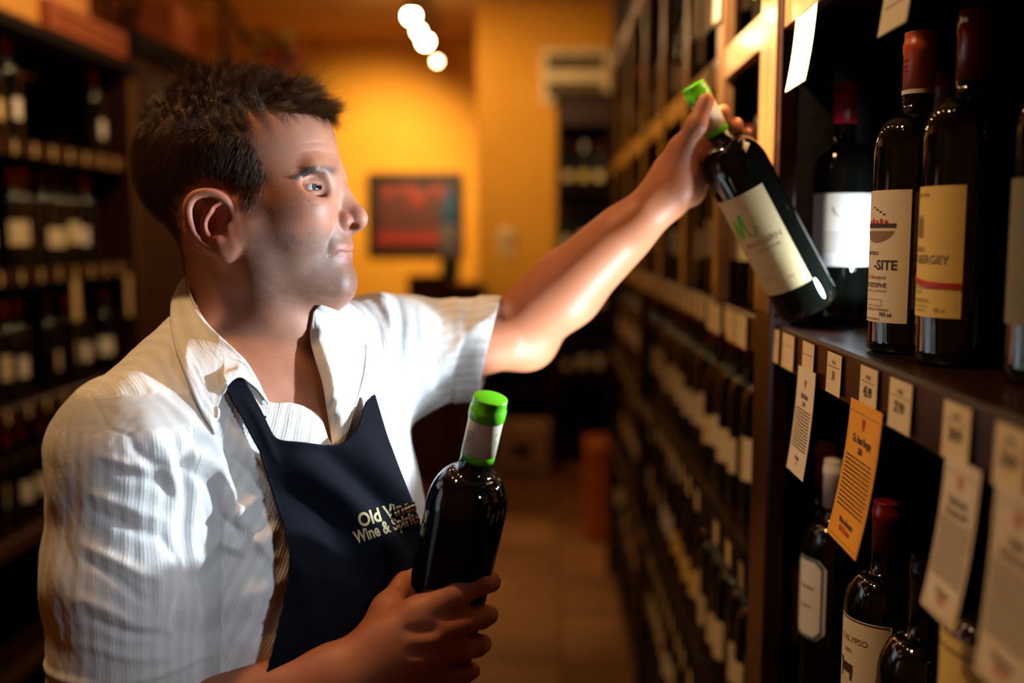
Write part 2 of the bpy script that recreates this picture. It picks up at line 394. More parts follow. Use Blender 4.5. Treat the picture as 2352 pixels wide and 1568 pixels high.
# SITE bottle
bs = make_bottle('bottle with cream label showing a round estate vignette and copper red capsule', M['cap_orange'], .056, M['paper'], (0.030, 0.154, -62, 62), R=.0375)
lb = lab_of(bs); fs = cylmap(.0375, .092, 0)
flat_text('lettering', [('CHATEAU', -.002, .0015, .0052, .02), ('-SITE', .017, -.012, .0125, .03), ('Cru Bourgeois', .005, -.021, .0050, .0), ('SAINT-ESTEPHE', 0, -.029, .0060, .02),
    ('APPELLATION CONTROLEE', .002, -.0335, .0030, .0), ('Mis en bouteille au Chateau', 0, -.051, .0042, 0), ('750 ml', .020, -.056, .0048, .03), ('PRODUCE OF FRANCE', 0, -.060, .0028, .01)], M['ink'], lb, fs)
ex, ey = .006, .030
V = [fs(ex, ey)]; V2 = []
def ell(name, rx, y0f, y1f, m, rows=10):
    V = []; Fc = []
    for i in range(rows + 1):
        y = y0f + (y1f - y0f) * i / rows; wd = rx * math.sqrt(max(0, 1 - (y / .017) ** 2))
        V += [fs(ex - wd + 2 * wd * k / 8, ey + y) for k in range(9)]
    for i in range(rows):
        for k in range(8): Fc.append((i * 9 + k, i * 9 + k + 1, (i + 1) * 9 + k + 1, (i + 1) * 9 + k))
    return obj(name, V, Fc, m, lb)
ell('vignette_field', .022, -.0168, -.006, M['ink_soft']); ell('vignette_band', .022, -.003, .001, M['ink'])
fs2 = cylmap(.0375, .092, 0, .0009)
bar('vignette_roofs', [(ex - .014 + i * .006, ey + .001, ex - .0105 + i * .006, ey + .004 + .0015 * (i % 2)) for i in range(5)], M['ink_red'], lb, fs2, 2)
bar('vignette_clouds', [(ex - .006 + i * .0045, ey + .0155 - .0022 * i, ex - .003 + i * .0045, ey + .0170 - .0022 * i) for i in range(4)], M['ink'], lb, fs2, 2)
bar('medal_box', [(-.012, -.041, .016, -.0405), (-.012, -.0465, .016, -.046), (.0155, -.0465, .016, -.0405)], M['ink_soft'], lb, fs, 6)
cp = [c for c in bs.children if c.name.startswith('capsule')][0]
fc = cylmap(.0143, .27, 0, .0004)
bar('capsule_seal', [(-.007, -.006, .007, -.0052), (-.007, .004, .007, .0048), (-.005, -.002, .005, -.001)], M['cap_dkred'], cp, fc, 5)
fcr = MB().lathe([(.0146, .2435), (.0146, .2475)], 40).build('white_band', M['cap_white'], cp, True)
stand(bs, .3537, .970, ZB, -84)
# BERGEY bottle
bb = make_bottle('bottle with yellow label crossed by a red stripe and dark red capsule', M['cap_dkred'], .058, M['paper_yellow'], (0.042, 0.154, -60, 60), H=.302, R=.038, sh=.195)
lb = lab_of(bb); fb = cylmap(.038, .10, 0)
flat_text('lettering', [('GRAND VIN', -.006, .045, .0050, .01), ('CHATEAU', -.010, -.002, .0060, .02), ('HAUT-BERGEY', -.004, -.012, .0100, .03), ('PESSAC-LEOGNAN', 0, -.034, .0048, .0),
    ('GRAVES', -.004, -.038, .0035, .0), ('BORDEAUX', .0, -.0455, .0045, .0), ('MIS EN BOUTEILLE', -.002, -.050, .0032, 0), ('AU CHATEAU', -.002, -.054, .0032, 0), ('75 cl', .022, -.0535, .0050, .02)], M['ink_soft'], lb, fb)
V = []
fb2 = cylmap(.038, .10, 0, .0012)
for k in range(13):
    x = -.040 + k * .080 / 12; y = -.019 - .012 * (k / 12) - .004 * math.sin(k / 12 * PI) + .003; V += [fb2(x, y - .005), fb2(x, y)]
obj('red_stripe', V, [(2 * k, 2 * k + 2, 2 * k + 3, 2 * k + 1) for k in range(12)], M['ink_red'], lb)
bar('engraved_tower', [(-.010 + .003 * i, .010, -.0085 + .003 * i, .030 - .003 * (i % 2)) for i in range(4)], M['ink_soft'], lb, fb, 2)
stand(bb, .369, .885, ZB, -84)
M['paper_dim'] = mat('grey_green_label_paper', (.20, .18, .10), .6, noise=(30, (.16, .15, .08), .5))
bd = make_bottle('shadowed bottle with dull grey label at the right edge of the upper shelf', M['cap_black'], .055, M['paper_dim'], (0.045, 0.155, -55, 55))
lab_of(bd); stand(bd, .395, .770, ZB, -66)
bd2 = make_bottle('dark bottle standing behind the yellow-labelled bottle', M['cap_black'], .055, None)
stand(bd2, .500, .98, ZB, 0)

# ------------------------------------------------------------------ bottles in the near bay, lower shelf (only their tops reach the frame)
ZL = .909
bw = make_bottle('bottle with white capsule and white teal-bordered label behind the orange card', M['cap_white'], .058, M['paper_white'], (0.100, 0.200, -42, 42), chamfer=.010, H=.317, sh=.207)
lb = lab_of(bw); fw_ = cylmap(.0375, .150, 0)
def octa(name, a, b, t_, m, mapf, c=.008):
    V = []; Fc = []
    def ring(ax, by, cc):
        return [(-ax, -by + cc), (-ax, by - cc), (-ax + cc, by), (ax - cc, by), (ax, by - cc), (ax, -by + cc), (ax - cc, -by), (-ax + cc, -by)]
    A = ring(a, b, c); B = ring(a - t_, b - t_, c)
    def dens(R_):
        out = []
        for i in range(8):
            p, q = R_[i], R_[(i + 1) % 8]
            for k in range(4): out.append((p[0] + (q[0] - p[0]) * k / 4, p[1] + (q[1] - p[1]) * k / 4))
        return out
    A = dens(A); B = dens(B); n = len(A)
    V = [mapf(*p) for p in A] + [mapf(*p) for p in B]
    return obj(name, V, [(i, (i + 1) % n, n + (i + 1) % n, n + i) for i in range(n)], m, lb)
octa('teal_border', .0245, .0495, .003, M['ink_blue'], fw_)
flat_text('lettering', [('Domaine', 0, .012, .007, .02), ('RESERVE', 0, -.012, .005, .01)], M['ink_soft'], lb, fw_)
stand(bw, .358, 1.200, ZL, -68)
bo = make_bottle('bottle with copper red capsule standing behind the white-capped bottle', M['cap_orange'], .06, M['paper'], (0.05, 0.15, -45, 45), H=.320, sh=.205); lab_of(bo); stand(bo, .374, 1.296, ZL, -60)
bc = make_bottle('bottle with cream label and small printed animal on the lower shelf', M['cap_dkred'], .05, M['paper'], (0.095, 0.203, -60, 60), R=.0385, H=.320, sh=.210)
lb = lab_of(bc); fcx = cylmap(.0385, .150, 0)
flat_text('lettering', [('CALYPSO', 0, .028, .0085, .02), ('2001', -.006, .016, .006, .02)], M['ink_soft'], lb, fcx)
bar('top_rule', [(-.038, .0505, .038, .0520)], M['ink'], lb, fcx, 14)
bar('printed_animal', [(-.018, -.006, .002, .004), (-.020, .004, -.014, .008), (-.018, -.013, -.015, -.006), (-.002, -.013, .001, -.006)], M['ink'], lb, fcx, 3)
stand(bc, .352, 1.000, ZL, -66)
bm_ = make_bottle('large dark bottle nearest the camera on the lower shelf, orange rim below its shoulder', M['cap_black'], .05, M['paper'], (0.06, 0.192, -60, 60), R=.0385, H=.312, sh=.205)
lb = lab_of(bm_); MB().lathe([(.0391, .1885), (.0391, .1925)], 30, math.radians(-160), math.radians(-20)).build('orange_rim', M['cap_orange'], lb, True)
stand(bm_, .336, .850, ZL, -60)
bn = make_bottle('dark bottle half hidden between the two long white cards on the lower shelf', M['cap_dkred'], .05, M['paper_yellow'], (0.12, 0.300, -60, 60), R=.047, H=.400, sh=.275, rn=.017)
lb = lab_of(bn); bar('top_rule', [(-.046, .078, .046, .0800)], M['ink'], lb, cylmap(.047, .21, 0), 12)
stand(bn, .345, .715, ZL, -70)
bk = make_bottle('bottle with pale grey capsule deep in the lower shelf', M['cap_white'], .07, None); stand(bk, .58, 1.08, ZL, 0)

# ------------------------------------------------------------------ price tags and hanging cards on the rack
def print_lines(n, x0, x1, y0, y1, seed):
    r = random.Random(seed); out = []
    for i in range(n):
        y = y0 + (y1 - y0) * i / max(1, n - 1); x = x0
        while x < x1 - .002:
            wl = min(r.uniform(.003, .008), x1 - x); out.append((x, y, x + wl, y + abs(y1 - y0) / n * .42)); x += wl + .0011
        
    return out
def card(name, label, cat, y_near, y_far, ztop, h, m, swing=0.0, curve=0.0, group=None, parent=None, x=None):
    """sheet in the plane X=const facing the aisle; reads from far (left) to near (right)"""
    x = XS - .002 if x is None else x
    t = thing(name, label, cat, (x, (y_near + y_far) / 2, ztop), group) if parent is None else None
    wd = y_far - y_near; rows = 10
    def f(u, v, off=0.0):       # u along reading direction (metres from centre), v down from the top
        s = v / h
        return (-(swing * s + curve * s * s) - .0004 - off, -u, -v)
    V = []; Fc = []
    for i in range(rows + 1):
        for off in (0.0, -.0005):
            V += [f(-wd / 2, h * i / rows, off), f(wd / 2, h * i / rows, off)]
    for i in range(rows):
        a = 4 * i; Fc += [(a, a + 4, a + 5, a + 1), (a + 2, a + 3, a + 7, a + 6), (a, a + 2, a + 6, a + 4), (a + 1, a + 5, a + 7, a + 3)]
    Fc += [(0, 1, 3, 2), (4 * rows, 4 * rows + 2, 4 * rows + 3, 4 * rows + 1)]
    sh = obj('sheet', V, Fc, m, t)
    return t, sh, (lambda u, y: f(u, -y, .0004)), wd
# tags (px of left, right edge on the front plane, top, bottom rows at the near end)
tagspec = [(1768, 1795, 742), (1803, 1830, 752), (1850, 1876, 774), (1907, 1940, 800), (1984, 2024, 826), (2052, 2104, 858), (2178, 2241, 908), (2298, 2372, 962)]
prices = ['19', '26', '31', '24', '45.99', '27.99', '38.99', '29.99']
words = ['first', 'second', 'third', 'fourth', 'fifth', 'sixth', 'seventh', 'eighth']
where = ['tucked against the rack post', 'just left of the pale narrow card top', 'above the pale narrow hanging card', 'between the pale narrow card and the orange card', 'above the orange hanging card',
         'alone on bare fascia just right of the orange card', 'above the white card with red price line', 'above the largest white card at the right picture edge']
for i, (xa, xb, yt) in enumerate(tagspec):
    A = atX(xa, yt, XS); B = atX(xb, yt, XS)
    t, sh, f, wd = card('price_tag', 'cream price tag ' + where[i], 'price tag', B.y, A.y, 1.3825, .0405 if i != 4 else .047, M['paper_tag'], .0006, .0004, 'price tags along the upper shelf edge')
    if i > 2:
        flat_text('lettering', [('WINE', 0, -.0105, .0052, .02), (prices[i], 0, -.026, .0125, .03, 0, .8)], M['ink'] if i > 3 else M['ink_soft'], sh, f)
    bar('rule', [(-wd / 2 + .004, -.0135, wd / 2 - .004, -.0128)], M['ink_soft'], sh, f, 3)
def seal(name, cx, cy, r, par, f, m):
    pts = [(cx + r * (1 + .35 * math.sin(3 * a)) * math.cos(a) * .7, cy + r * math.sin(a)) for a in np.linspace(0, 2 * PI, 14)[:-1]]
    return obj(name, [f(cx, cy)] + [f(*p) for p in pts], [(0, i + 1, (i + 1) % 13 + 1) for i in range(13)], m, par)
def long_card(label, pxl, pxr, ytop, h, m, title, sub, foot, score, seed, swing, curve, lines=13, border=True, group='long cards hanging from the shelf edge'):
    A = atX(pxl, ytop, XS - .004); B = atX(pxr, ytop, XS - .004)
    ztop = A.z if isinstance(ytop, (int, float)) else 0
    t, sh, f, wd = card('hanging_card', label, 'card', B.y, A.y, ztop, h, m, swing, curve, group, x=XS - .0045)
    hw = wd / 2
    if border:
        e = .0035
        O4 = [(-hw + e, -h + e), (hw - e, -h + e), (hw - e, -e * 2.6), (-hw + e, -e * 2.6)]; I4 = [(x - math.copysign(.0006, x), y + (.0006 if y < -h / 2 else -.0006)) for x, y in O4]
        pts = []
        for R4 in (O4, I4): pts += [(R4[i_][0] + (R4[(i_ + 1) % 4][0] - R4[i_][0]) * k_ / 8, R4[i_][1] + (R4[(i_ + 1) % 4][1] - R4[i_][1]) * k_ / 8) for i_ in range(4) for k_ in range(8)]
        obj('border', [f(*p) for p in pts], [(i_, (i_ + 1) % 32, 32 + (i_ + 1) % 32, 32 + i_) for i_ in range(32)], M['ink_soft'], sh)
    s = h / .128
    seal('grape_emblem', 0, -.018 * s, .0055 * s, sh, f, M['ink_red'])
    flat_text('title', [(title, 0, -.036 * s, .0095 * s, .035, 0, .78 * wd / .085), (sub, 0, -.045 * s, .008 * s, .03, 0, .8)], M['ink'], sh, f)
    bar('printed_text', print_lines(lines, -hw * .82, hw * .82, -.051 * s, -.097 * s, seed), M['ink'], sh, f, 1)
    flat_text('score', [(foot, 0, -.110 * s, .0072 * s, .035, 0, .8 * wd / .085)], M['ink'], sh, f)
    flat_text('score', [(score, 0, -.117 * s, .0072 * s, .035, 0, .8 * wd / .085)], M['ink_red'], sh, f)
    return t
long_card('orange hanging card with black print and red score line', 1957, 2031, 912, .127, M['paper_orange'], 'Ch. Haut Bergey', '2001', 'Wine Advocate:', '90-92 Points', 3, .006, .012)
long_card('white hanging card with grape emblem between the orange card and the picture edge', 2176, 2259, 1040, .109, M['paper'], 'Chateau Coutelin', 'St Estephe 2001', 'Wine Spectator', '90 Points', 5, .004, .009)
long_card('largest white hanging card, cut off by the right picture edge', 2292, 2420, 1098, .125, M['paper'], 'Chateau', 'Bordeaux 2001', 'Wine Advocate', '89 Points', 9, .002, .006)
long_card('pale narrow hanging card, second along the shelf from the rack post', 1836, 1876, 838, .115, M['paper'], 'Saint Emilion', '2000', 'Advocate', '90', 12, .003, .007, border=False)
# two cards hanging from the upper rail, catching the spotlight
for (xa, xb, yt, h, lb, sd) in ((1827, 1874, -120, .175, 'brightly lit narrow card hanging from the upper rail beside the post', 4), (2042, 2108, -190, .150, 'brightly lit card hanging above the copper red capsule at the top edge', 6)):
    A = atX(xa, 0, XS - .003); B = atX(xb, 0, XS - .003)
    z = 1.742 if sd == 4 else 1.790 - .02
    hh = z - ((1.5 + (535 - 222) / F * A.y) if sd == 4 else (1.5 + (535 - 105) / F * A.y))
    t, sh, f, wd = card('hanging_card', lb, 'card', B.y, A.y, z, hh, M['paper'], .004, .006, 'cards hanging from the upper rail', x=XS - .001 if sd == 4 else XS - .001)
    bar('printed_text', [(-wd * .35, -hh + .02 + i * .012, wd * .32, -hh + .021 + i * .012) for i in range(6)], M['ink_soft'], sh, f, 2)

# ------------------------------------------------------------------ far bays of the right rack: many standing bottles
caps = [M['cap_black'], M['cap_red'], M['cap_dkred'], M['cap_orange'], M['cap_white'], M['cap_purple'], M['cap_green']]
papers = [M['paper'], M['paper_white'], M['paper_tag'], M['paper_yellow'], M['paper']]
protos = []
def proto(ci, pi, style, lab, n=20, H=.30, R=.0375):
    t = make_bottle('x', caps[ci], .052, papers[pi], lab, n=n, H=H, R=R, style=style, sh=.19 if style == 'bordeaux' else .19)
    l = lab_of(t); f = cylmap(R, (lab[0] + lab[1]) / 2, 0)
    w_ = .022; hh = (lab[1] - lab[0]) / 2
    bar('printed_text', [(-w_ * .8, hh * .45, w_ * .8, hh * .60), (-w_, -hh * .05, w_, hh * .12), (-w_ * .6, -hh * .45, w_ * .6, -hh * .36)], M['ink_soft'], l, f, 2)
    protos.append(t); return t
proto(0, 0, 'bordeaux', (.07, .140, -46, 46)); proto(1, 1, 'bordeaux', (.065, .125, -42, 42)); proto(2, 2, 'burgundy', (.055, .110, -46, 46))
proto(3, 0, 'bordeaux', (.07, .14, -40, 40), H=.295); proto(4, 3, 'burgundy', (.055, .11, -40, 40), H=.295); proto(5, 4, 'bordeaux', (.06, .12, -44, 44))
used = [False] * len(protos)
capname = ['black', 'crimson', 'dark red', 'copper red', 'white', 'purple']
def place(pi, x, y, z, face, label, group):
    p = protos[pi]
    if not used[pi]: t = p; used[pi] = True
    else: t = copy_tree(p)
    t.location = (x, y, z); t.rotation_euler = (0, 0, math.radians(face))
    t['label'] = label; t['group'] = group; t['category'] = 'bottle'
    return t
rr = random.Random(5)
# (shelf z, first y, last y, name, step)
for z, ya, yb, nm, step, skip in ((1.386, 1.40, 4.2, 'on the shelf at eye level behind the raised bottle', .098, 0.0), (1.031, 1.40, 4.2, 'on the shelf below eye level past the post', .088, 0.05),
                        (.661, 1.40, 4.2, 'on the knee-high shelf past the post', .088, .08), (.291, 1.45, 4.2, 'on the lowest shelf past the post', .092, .15), (1.791, 1.32, 4.2, 'on the upper shelf past the post', .135, .2)):
    y = ya + (.02 if z != 1.791 else .10); 
    while y < yb:
        if rr.random() > skip:
            k = rr.choice([0, 0, 1, 2, 3, 5]) if z != .661 else rr.choice([0, 1, 3, 4, 5])
            place(k, .36 + rr.uniform(-.006, .006), y, z, -78 + rr.uniform(-38, 30) + (30 if z == 1.386 else 18), 'dark bottle with %s capsule %s' % (capname[k], nm), 'bottles with %s capsules %s' % (capname[k], nm))
        y += step * rr.uniform(.95, 1.12)
for i in range(7):
    y = .66 - i * .09 if i < 3 else .55 + (i - 3) * .0
    if i < 3: place(rr.choice([0, 2]), .37, .62 - i * .10, ZB, -60, 'dark bottle near the camera on the upper shelf', 'bottles near the camera on the upper shelf')
# tags along the far shelf fascias
tagp = card('price_tag', 'x', 'price tag', -.018, .018, 0, .036, M['paper_tag'], 0, 0, 'g', x=0)[0]
first = [True]
def far_tag(x, y, z, label, group, flip=False, w=1.0, h=1.0):
    t = tagp if first[0] else copy_tree(tagp); first[0] = False
    t.location = (x, y, z); t['label'] = label; t['group'] = group; t.scale = (1, w, h)
    t.rotation_euler = (0, 0, PI if flip else 0); return t
for z, nm in ((1.383, 'fascia at eye level'), (1.028, 'fascia below eye level'), (.658, 'knee-high fascia'), (1.788, 'upper rail')):
    y = 1.40
    while y < 4.1:
        if rr.random() > (.15 if z < 1.7 else .75) and not (z == 1.383 and y < 1.5): far_tag(XS - .002, y, z, 'small cream price tag on the %s of the far rack' % nm, 'price tags on the %s' % nm, w=1.5 if z == 1.383 and 1.8 < y < 3.2 else 1.0, h=1.0)
        y += rr.uniform(.075, .11) if z != 1.383 else rr.uniform(.06, .09)
for i, (xa, xb, yt, yb) in enumerate(((1632, 1662, 655, 742), (1676, 1694, 700, 765), (1697, 1722, 706, 775))):
    A = atX(xa, yt, XS); B = atX(xb, yt, XS)
    far_tag(XS - .004, (A.y + B.y) / 2, 1.384, ['cream tag bent outward', 'narrow cream tag', 'broad cream tag'][i] + ' hanging under the raised bottle beside the post', None, w=(A.y - B.y) / .036, h=1.15).pop('group', None) if False else None
    t = far_tag(XS - .004, (A.y + B.y) / 2, 1.384, ['cream tag bent outward', 'narrow cream tag', 'broad cream tag'][i] + ' hanging under the raised bottle beside the post', 'tags under the raised bottle', w=(A.y - B.y) / .036, h=1.3)
# cards hanging from the upper rail between the far posts
for i, (xa, xb, yb) in enumerate(((1604, 1618, 95), (1625, 1665, 62))):
    A = atX(xa, yb, XS); B = atX(xb, yb, XS); z0 = 1.5 + (535 - yb) / F * B.y
    t, sh, f, wd = card('hanging_card', ['narrow cream card', 'pale wide card'][i] + ' hanging above the diagonal rail near the top edge', 'card', B.y, A.y, z0 + .22, .22, M['paper'], .002, .002, 'cards above the diagonal rail', x=XS - .006)

# ------------------------------------------------------------------ left-hand rack
XLR = -1.5
lr = thing('wine_rack', 'dark wood wine rack along the left side of the aisle', 'shelf rack', (XLR, 0, 0))
def lp(name, lo, hi, m, bev=.002, par=None):
    o = MB().box((lo[0] - XLR, lo[1], lo[2]), (hi[0] - XLR, hi[1], hi[2]), bev).build(name, m, par or lr); return fix_normals(o)
LY0, LY1 = 1.75, 3.62
lp('back_panel', (XLR - .40, LY0, .05), (XLR - .38, LY1, 2.06), M['wood_in'])
for z in (1.765, 1.395, 1.005, .63, .26):
    lp('shelf_board', (XLR - .38, LY0, z - .022), (XLR - .016, LY1, z), M['wood'])
    lp('shelf_fascia', (XLR - .016, LY0, z - .045), (XLR, LY1, z + .002), M['wood'], .003)
lp('cornice', (XLR - .40, LY0, 2.072), (XLR + .02, LY1 + .06, 2.11), M['wood_in'], .004)
lp('plinth', (XLR - .38, LY0, 0), (XLR - .02, LY1, .10), M['wood'])
lp('near_end_panel', (XLR - .40, LY0 - .02, 0), (XLR, LY0, 2.06), M['wood'])
lp('corner_post', (XLR - .40, LY1, 0), (XLR + .01, LY1 + .06, 2.06), M['wood'], .004)
M['wood_red'] = mat('red_stained_wood', (0.028, 0.0035, 0.003), 0.6, noise=(6, (0.018, 0.003, 0.003), 0.8, (1, 1, 9)))
pil = thing('pillar', 'dark red wooden pillar cabinet at the end of the left rack', 'cabinet', (XLR, 3.7, 0))
def pp(name, lo, hi, m, bev=.004): return fix_normals(MB().box(lo, hi, bev).build(name, m, pil))
pp('carcass', (-.38, 0, 0), (-.02, .62, 2.20), M['wood_in']); pp('side_panel', (-.021, 0, .10), (0, .62, 2.16), M['wood_red']); pp('cornice', (-.40, -.02, 2.16), (.03, .66, 2.24), M['wood_in'])
# bottles of the left rack
for z, nm, sk in ((1.766, 'top shelf', .3), (1.396, 'second shelf', .12), (1.006, 'third shelf', .15), (.631, 'fourth shelf', .3)):
    y = 2.75
    while y < 3.55:
        gap = (z > 1.7 and 2.98 < y < 3.42)
        if rr.random() > sk * .6 and not gap:
            k = rr.choice([1, 1, 0, 2, 3, 5]); place(k, XLR - .075 + rr.uniform(-.01, .01), y, z, 90 - 28 + rr.uniform(-80, 70), 'dark bottle with %s capsule on the %s of the left rack' % (capname[k], nm), 'bottles with %s capsules on the %s of the left rack' % (capname[k], nm))
        y += rr.uniform(.085, .105)
for z, nm in ((1.762, 'first fascia'), (1.392, 'second fascia'), (1.002, 'third fascia')):
    y = 2.72
    while y < 3.60:
        far_tag(XLR + .002, y, z, 'small cream price tag on the %s of the left rack, counted from the top' % nm, 'price tags on the %s of the left rack' % nm, True, w=.36, h=1.0); y += .112
cl = {}
for i, (px, yt, yb, Y) in enumerate(((162, 640, 715, 3.16), (299, 600, 690, 3.58), (215, 770, 850, 3.3), (20, 505, 610, 2.83))):
    pass
for i, (y, z, h, nm) in enumerate(((3.16, 1.352, .13, 'cream shelf card hanging under the middle of the second fascia'), (3.57, 1.352, .15, 'cream shelf card hanging at the far end of the second fascia'))):
    far_tag(XLR + .003, y, z, nm, 'shelf cards hanging from the second fascia', True, w=1.2, h=h / .036)
# crates, cartons and ornaments on top of the left rack
def crate(label, lo, hi, slats, m, printed=None, cat='crate', name='wooden_crate', pm=None):
    t = thing(name, label, cat, ((lo[0] + hi[0]) / 2, (lo[1] + hi[1]) / 2, lo[2]))
    sx, sy, sz = (hi[0] - lo[0]) / 2, (hi[1] - lo[1]) / 2, hi[2] - lo[2]
    fix_normals(MB().box((-sx + .008, -sy + .008, .004), (sx - .008, sy - .008, sz - .03)).build('inner_box', m, t))
    for k in range(slats):
        za = sz * k / slats + .002; zb = sz * (k + 1) / slats - .004
        fix_normals(MB().box((sx - .008, -sy, za), (sx, sy, zb), .002).build('slat', m, t)); fix_normals(MB().box((-sx + .008, -sy, za), (sx - .008, -sy + .008, zb), .002).build('slat', m, t))
    for y in (-sy - .004, sy - .012): fix_normals(MB().box((sx, y, 0), (sx + .006, y + .016, sz), .002).build('corner_batten', m, t))
    if printed:
        flat_text('stencil', printed, pm or M['print_dark'], t, lambda x, y: (sx + .0072, x, y + sz * .45))
    return t
zc = 2.112
crate('low red slatted wine crate lying at the near end of the left rack top', (-1.86, 2.30, zc), (-1.50, 2.60, zc + .12), 4, M['crate_red'])
crate('yellow printed carton lying beside the red slatted crate', (-1.80, 2.64, zc), (-1.49, 2.98, zc + .17), 1, M['carton'], [('VIN', 0, 0, .09, .02)], 'box', 'wine_carton', M['ink_green'])
crate('reddish slatted wine crate at the far end of the left rack top', (-1.82, 3.04, zc), (-1.48, 3.58, zc + .095), 3, M['crate_red'])
crate('tall pine crate standing on the reddish slatted crate', (-1.84, 3.0, zc + .097), (-1.52, 3.38, zc + .46), 3, M['crate'])
crate('orange carton on the far pillar cabinet', (-1.72, 4.03, 2.242), (-1.47, 4.27, 2.242 + .17), 1, M['carton_orange'], None, 'box', 'carton')
# wrought-iron basket on the pillar
bk_ = thing('iron_basket', 'black wrought iron basket on top of the dark red pillar cabinet', 'basket', (-1.68, 3.83, 2.242))
hoops = []
for z, r in ((.0, .11), (.09, .14), (.18, .16), (.27, .17)):
    MB().tube([(r * math.cos(a), r * math.sin(a), z + .006) for a in np.linspace(0, 2 * PI, 22)], .006, 6, False).build('hoop', M['black_metal'], bk_, True)
for k in range(14):
    a = 2 * PI * k / 14; MB().tube([(r * math.cos(a), r * math.sin(a), z) for z, r in ((.0, .11), (.09, .14), (.18, .16), (.28, .17))], .006, 6).build('stave', M['black_metal'], bk_, True)
MB().lathe([(0, .002), (.108, .002), (.108, .012), (0, .012)], 20).build('base', M['black_metal'], bk_)
# dried vine garland; added glossy beads stand for highlights on its leaves
gar = thing('vine_garland', 'dried vine garland with glossy beads for leaf highlights above the man', 'decoration', (-1.44, 4.6, 2.15))
path = [Vector((-.10 + .42 * t, .05 * math.sin(5 * t), .42 - .34 * t + .06 * math.sin(9 * t))) for t in np.linspace(0, 1, 12)]
MB().tube([tuple(p) for p in path], .012, 6).build('vine_stem', M['black_metal'], gar, True)
MB().tube([(.02, 0, -.3), (.0, .0, .1), (-.02, .02, .42)], .016, 6).build('support_stem', M['black_metal'], gar, True)
for k in range(60):
    p = path[rr.randrange(12)] + Vector((rr.gauss(0, .07), rr.gauss(0, .05), rr.gauss(0, .06))); a = rr.uniform(0, 6.28); s_ = rr.uniform(.022, .045)
    L = [(-1, 0, 0), (-.5, .45, .1), (0, .55, .16), (.5, .4, .1), (1, 0, 0), (.5, -.4, .1), (0, -.55, .16), (-.5, -.45, .1), (0, 0, 0)]
    R_ = Euler((rr.uniform(-1, 1), rr.uniform(-1, 1), a)).to_matrix()
    obj('leaf', [tuple(p + R_ @ (Vector(q) * s_)) for q in L], [(8, i, (i + 1) % 8) for i in range(8)], M['leaf'], gar)
M['leaf_glint'] = mat('amber_leaf_glint', (0.45, 0.22, 0.03), 0.06, spec=.9, noise=(20, (0.35, 0.2, 0.03), .6))
bmesh_v = None
for k in range(26):
    p = path[rr.randrange(12)] + Vector((rr.gauss(0, .08), rr.gauss(0, .06), rr.gauss(0, .07)))
    if bmesh_v is None: bmesh_v = MB().sphere((0, 0, 0), .013, 10, 6).build('leaf_glint', M['leaf_glint'], gar, True); c = bmesh_v
    else: c = bmesh_v.copy(); C.objects.link(c); c.parent = gar
    c.location = p
rb = thing('red_bow', 'red ribbon bow at the end of the dried vine garland', 'bow', at(652, 128, 4.85))
for s_ in (-1, 1):
    MB().sphere((.035 * s_, 0, 0), (.036, .02, .028), 14, 8).build('loop', M['red_cloth'], rb, True)
    MB().tube([(0, 0, 0), (.02 * s_, .004, -.04), (.035 * s_, 0, -.075)], [.010, .012, .014], 8).build('tail', M['red_cloth'], rb, True)
MB().sphere((0, -.004, 0), .014, 12, 8).build('knot', M['red_cloth'], rb, True)
MB().tube([(0, 0, .0), (-.06, -.02, .05), (-.16, -.12, .10)], .004, 6).build('wire', M['black_metal'], rb, True)
rb.scale = (1.35, 1.35, 1.35)

# ------------------------------------------------------------------ back of the shop
pc = thing('framed_picture', 'black framed red picture of glasses on the ochre alcove wall', 'picture', at(954, 490, 8.08))
pw, ph_ = .385, .325
FW = .075
for lo, hi in (((-pw, -.03, ph_ - FW), (pw, .01, ph_)), ((-pw, -.03, -ph_), (pw, .01, -ph_ + FW)), ((-pw, -.03, -ph_ + FW), (-pw + FW, .01, ph_ - FW)), ((pw - FW, -.03, -ph_ + FW), (pw, .01, ph_ - FW))):
    fix_normals(MB().box(lo, hi, .004).build('frame_rail', M['frame_black'], pc))
M['art'] = mat('dark_red_print', (0.08, 0.006, 0.003), 0.5, noise=(9, (0.05, 0.008, 0.005), 0.9))
M['art_red'] = mat('red_print', (0.22, 0.010, 0.004), 0.5, noise=(12, (0.3, 0.015, 0.006), 0.8))
M['art_tan'] = mat('tan_print', (0.22, 0.12, 0.06), 0.5, noise=(12, (0.2, 0.1, 0.05), 0.8))
MB().box((-pw + .05, -.012, -ph_ + .05), (pw - .05, -.004, ph_ - .05)).build('print', M['art'], pc)
MB().box((-.31, -.0135, -.24), (.31, -.012, -.16)).build('printed_table', M['art_red'], pc)
for x in (-.20, .0, .20): MB().lathe([(0, -.15), (.03, -.15), (.012, -.135), (.012, -.09), (.05, -.05), (.055, .01), (.0, .012)], 16, org=(x, -.0, 0)).build('printed_glass', M['art_tan'], pc).scale = (1, .12, 1)
for k, (x, z, r) in enumerate(((-.2, .17, .05), (.02, .12, .07), (.18, .18, .05), (-.06, .2, .05))): MB().sphere((x, -.0135, z), (r, .002, r * .8), 14, 6).build('printed_flower', M['art_red'], pc)
M['pane'] = mat('picture_glass', (0.1, 0.1, 0.1), 0.03); nt = M['pane'].node_tree
bs_ = nt.nodes['Principled BSDF']; bs_.inputs['Transmission Weight'].default_value = 1.0; bs_.inputs['Base Color'].default_value = (1, 1, 1, 1)
for l_ in list(nt.links):
    if l_.to_socket == bs_.inputs['Base Color']: nt.links.remove(l_)
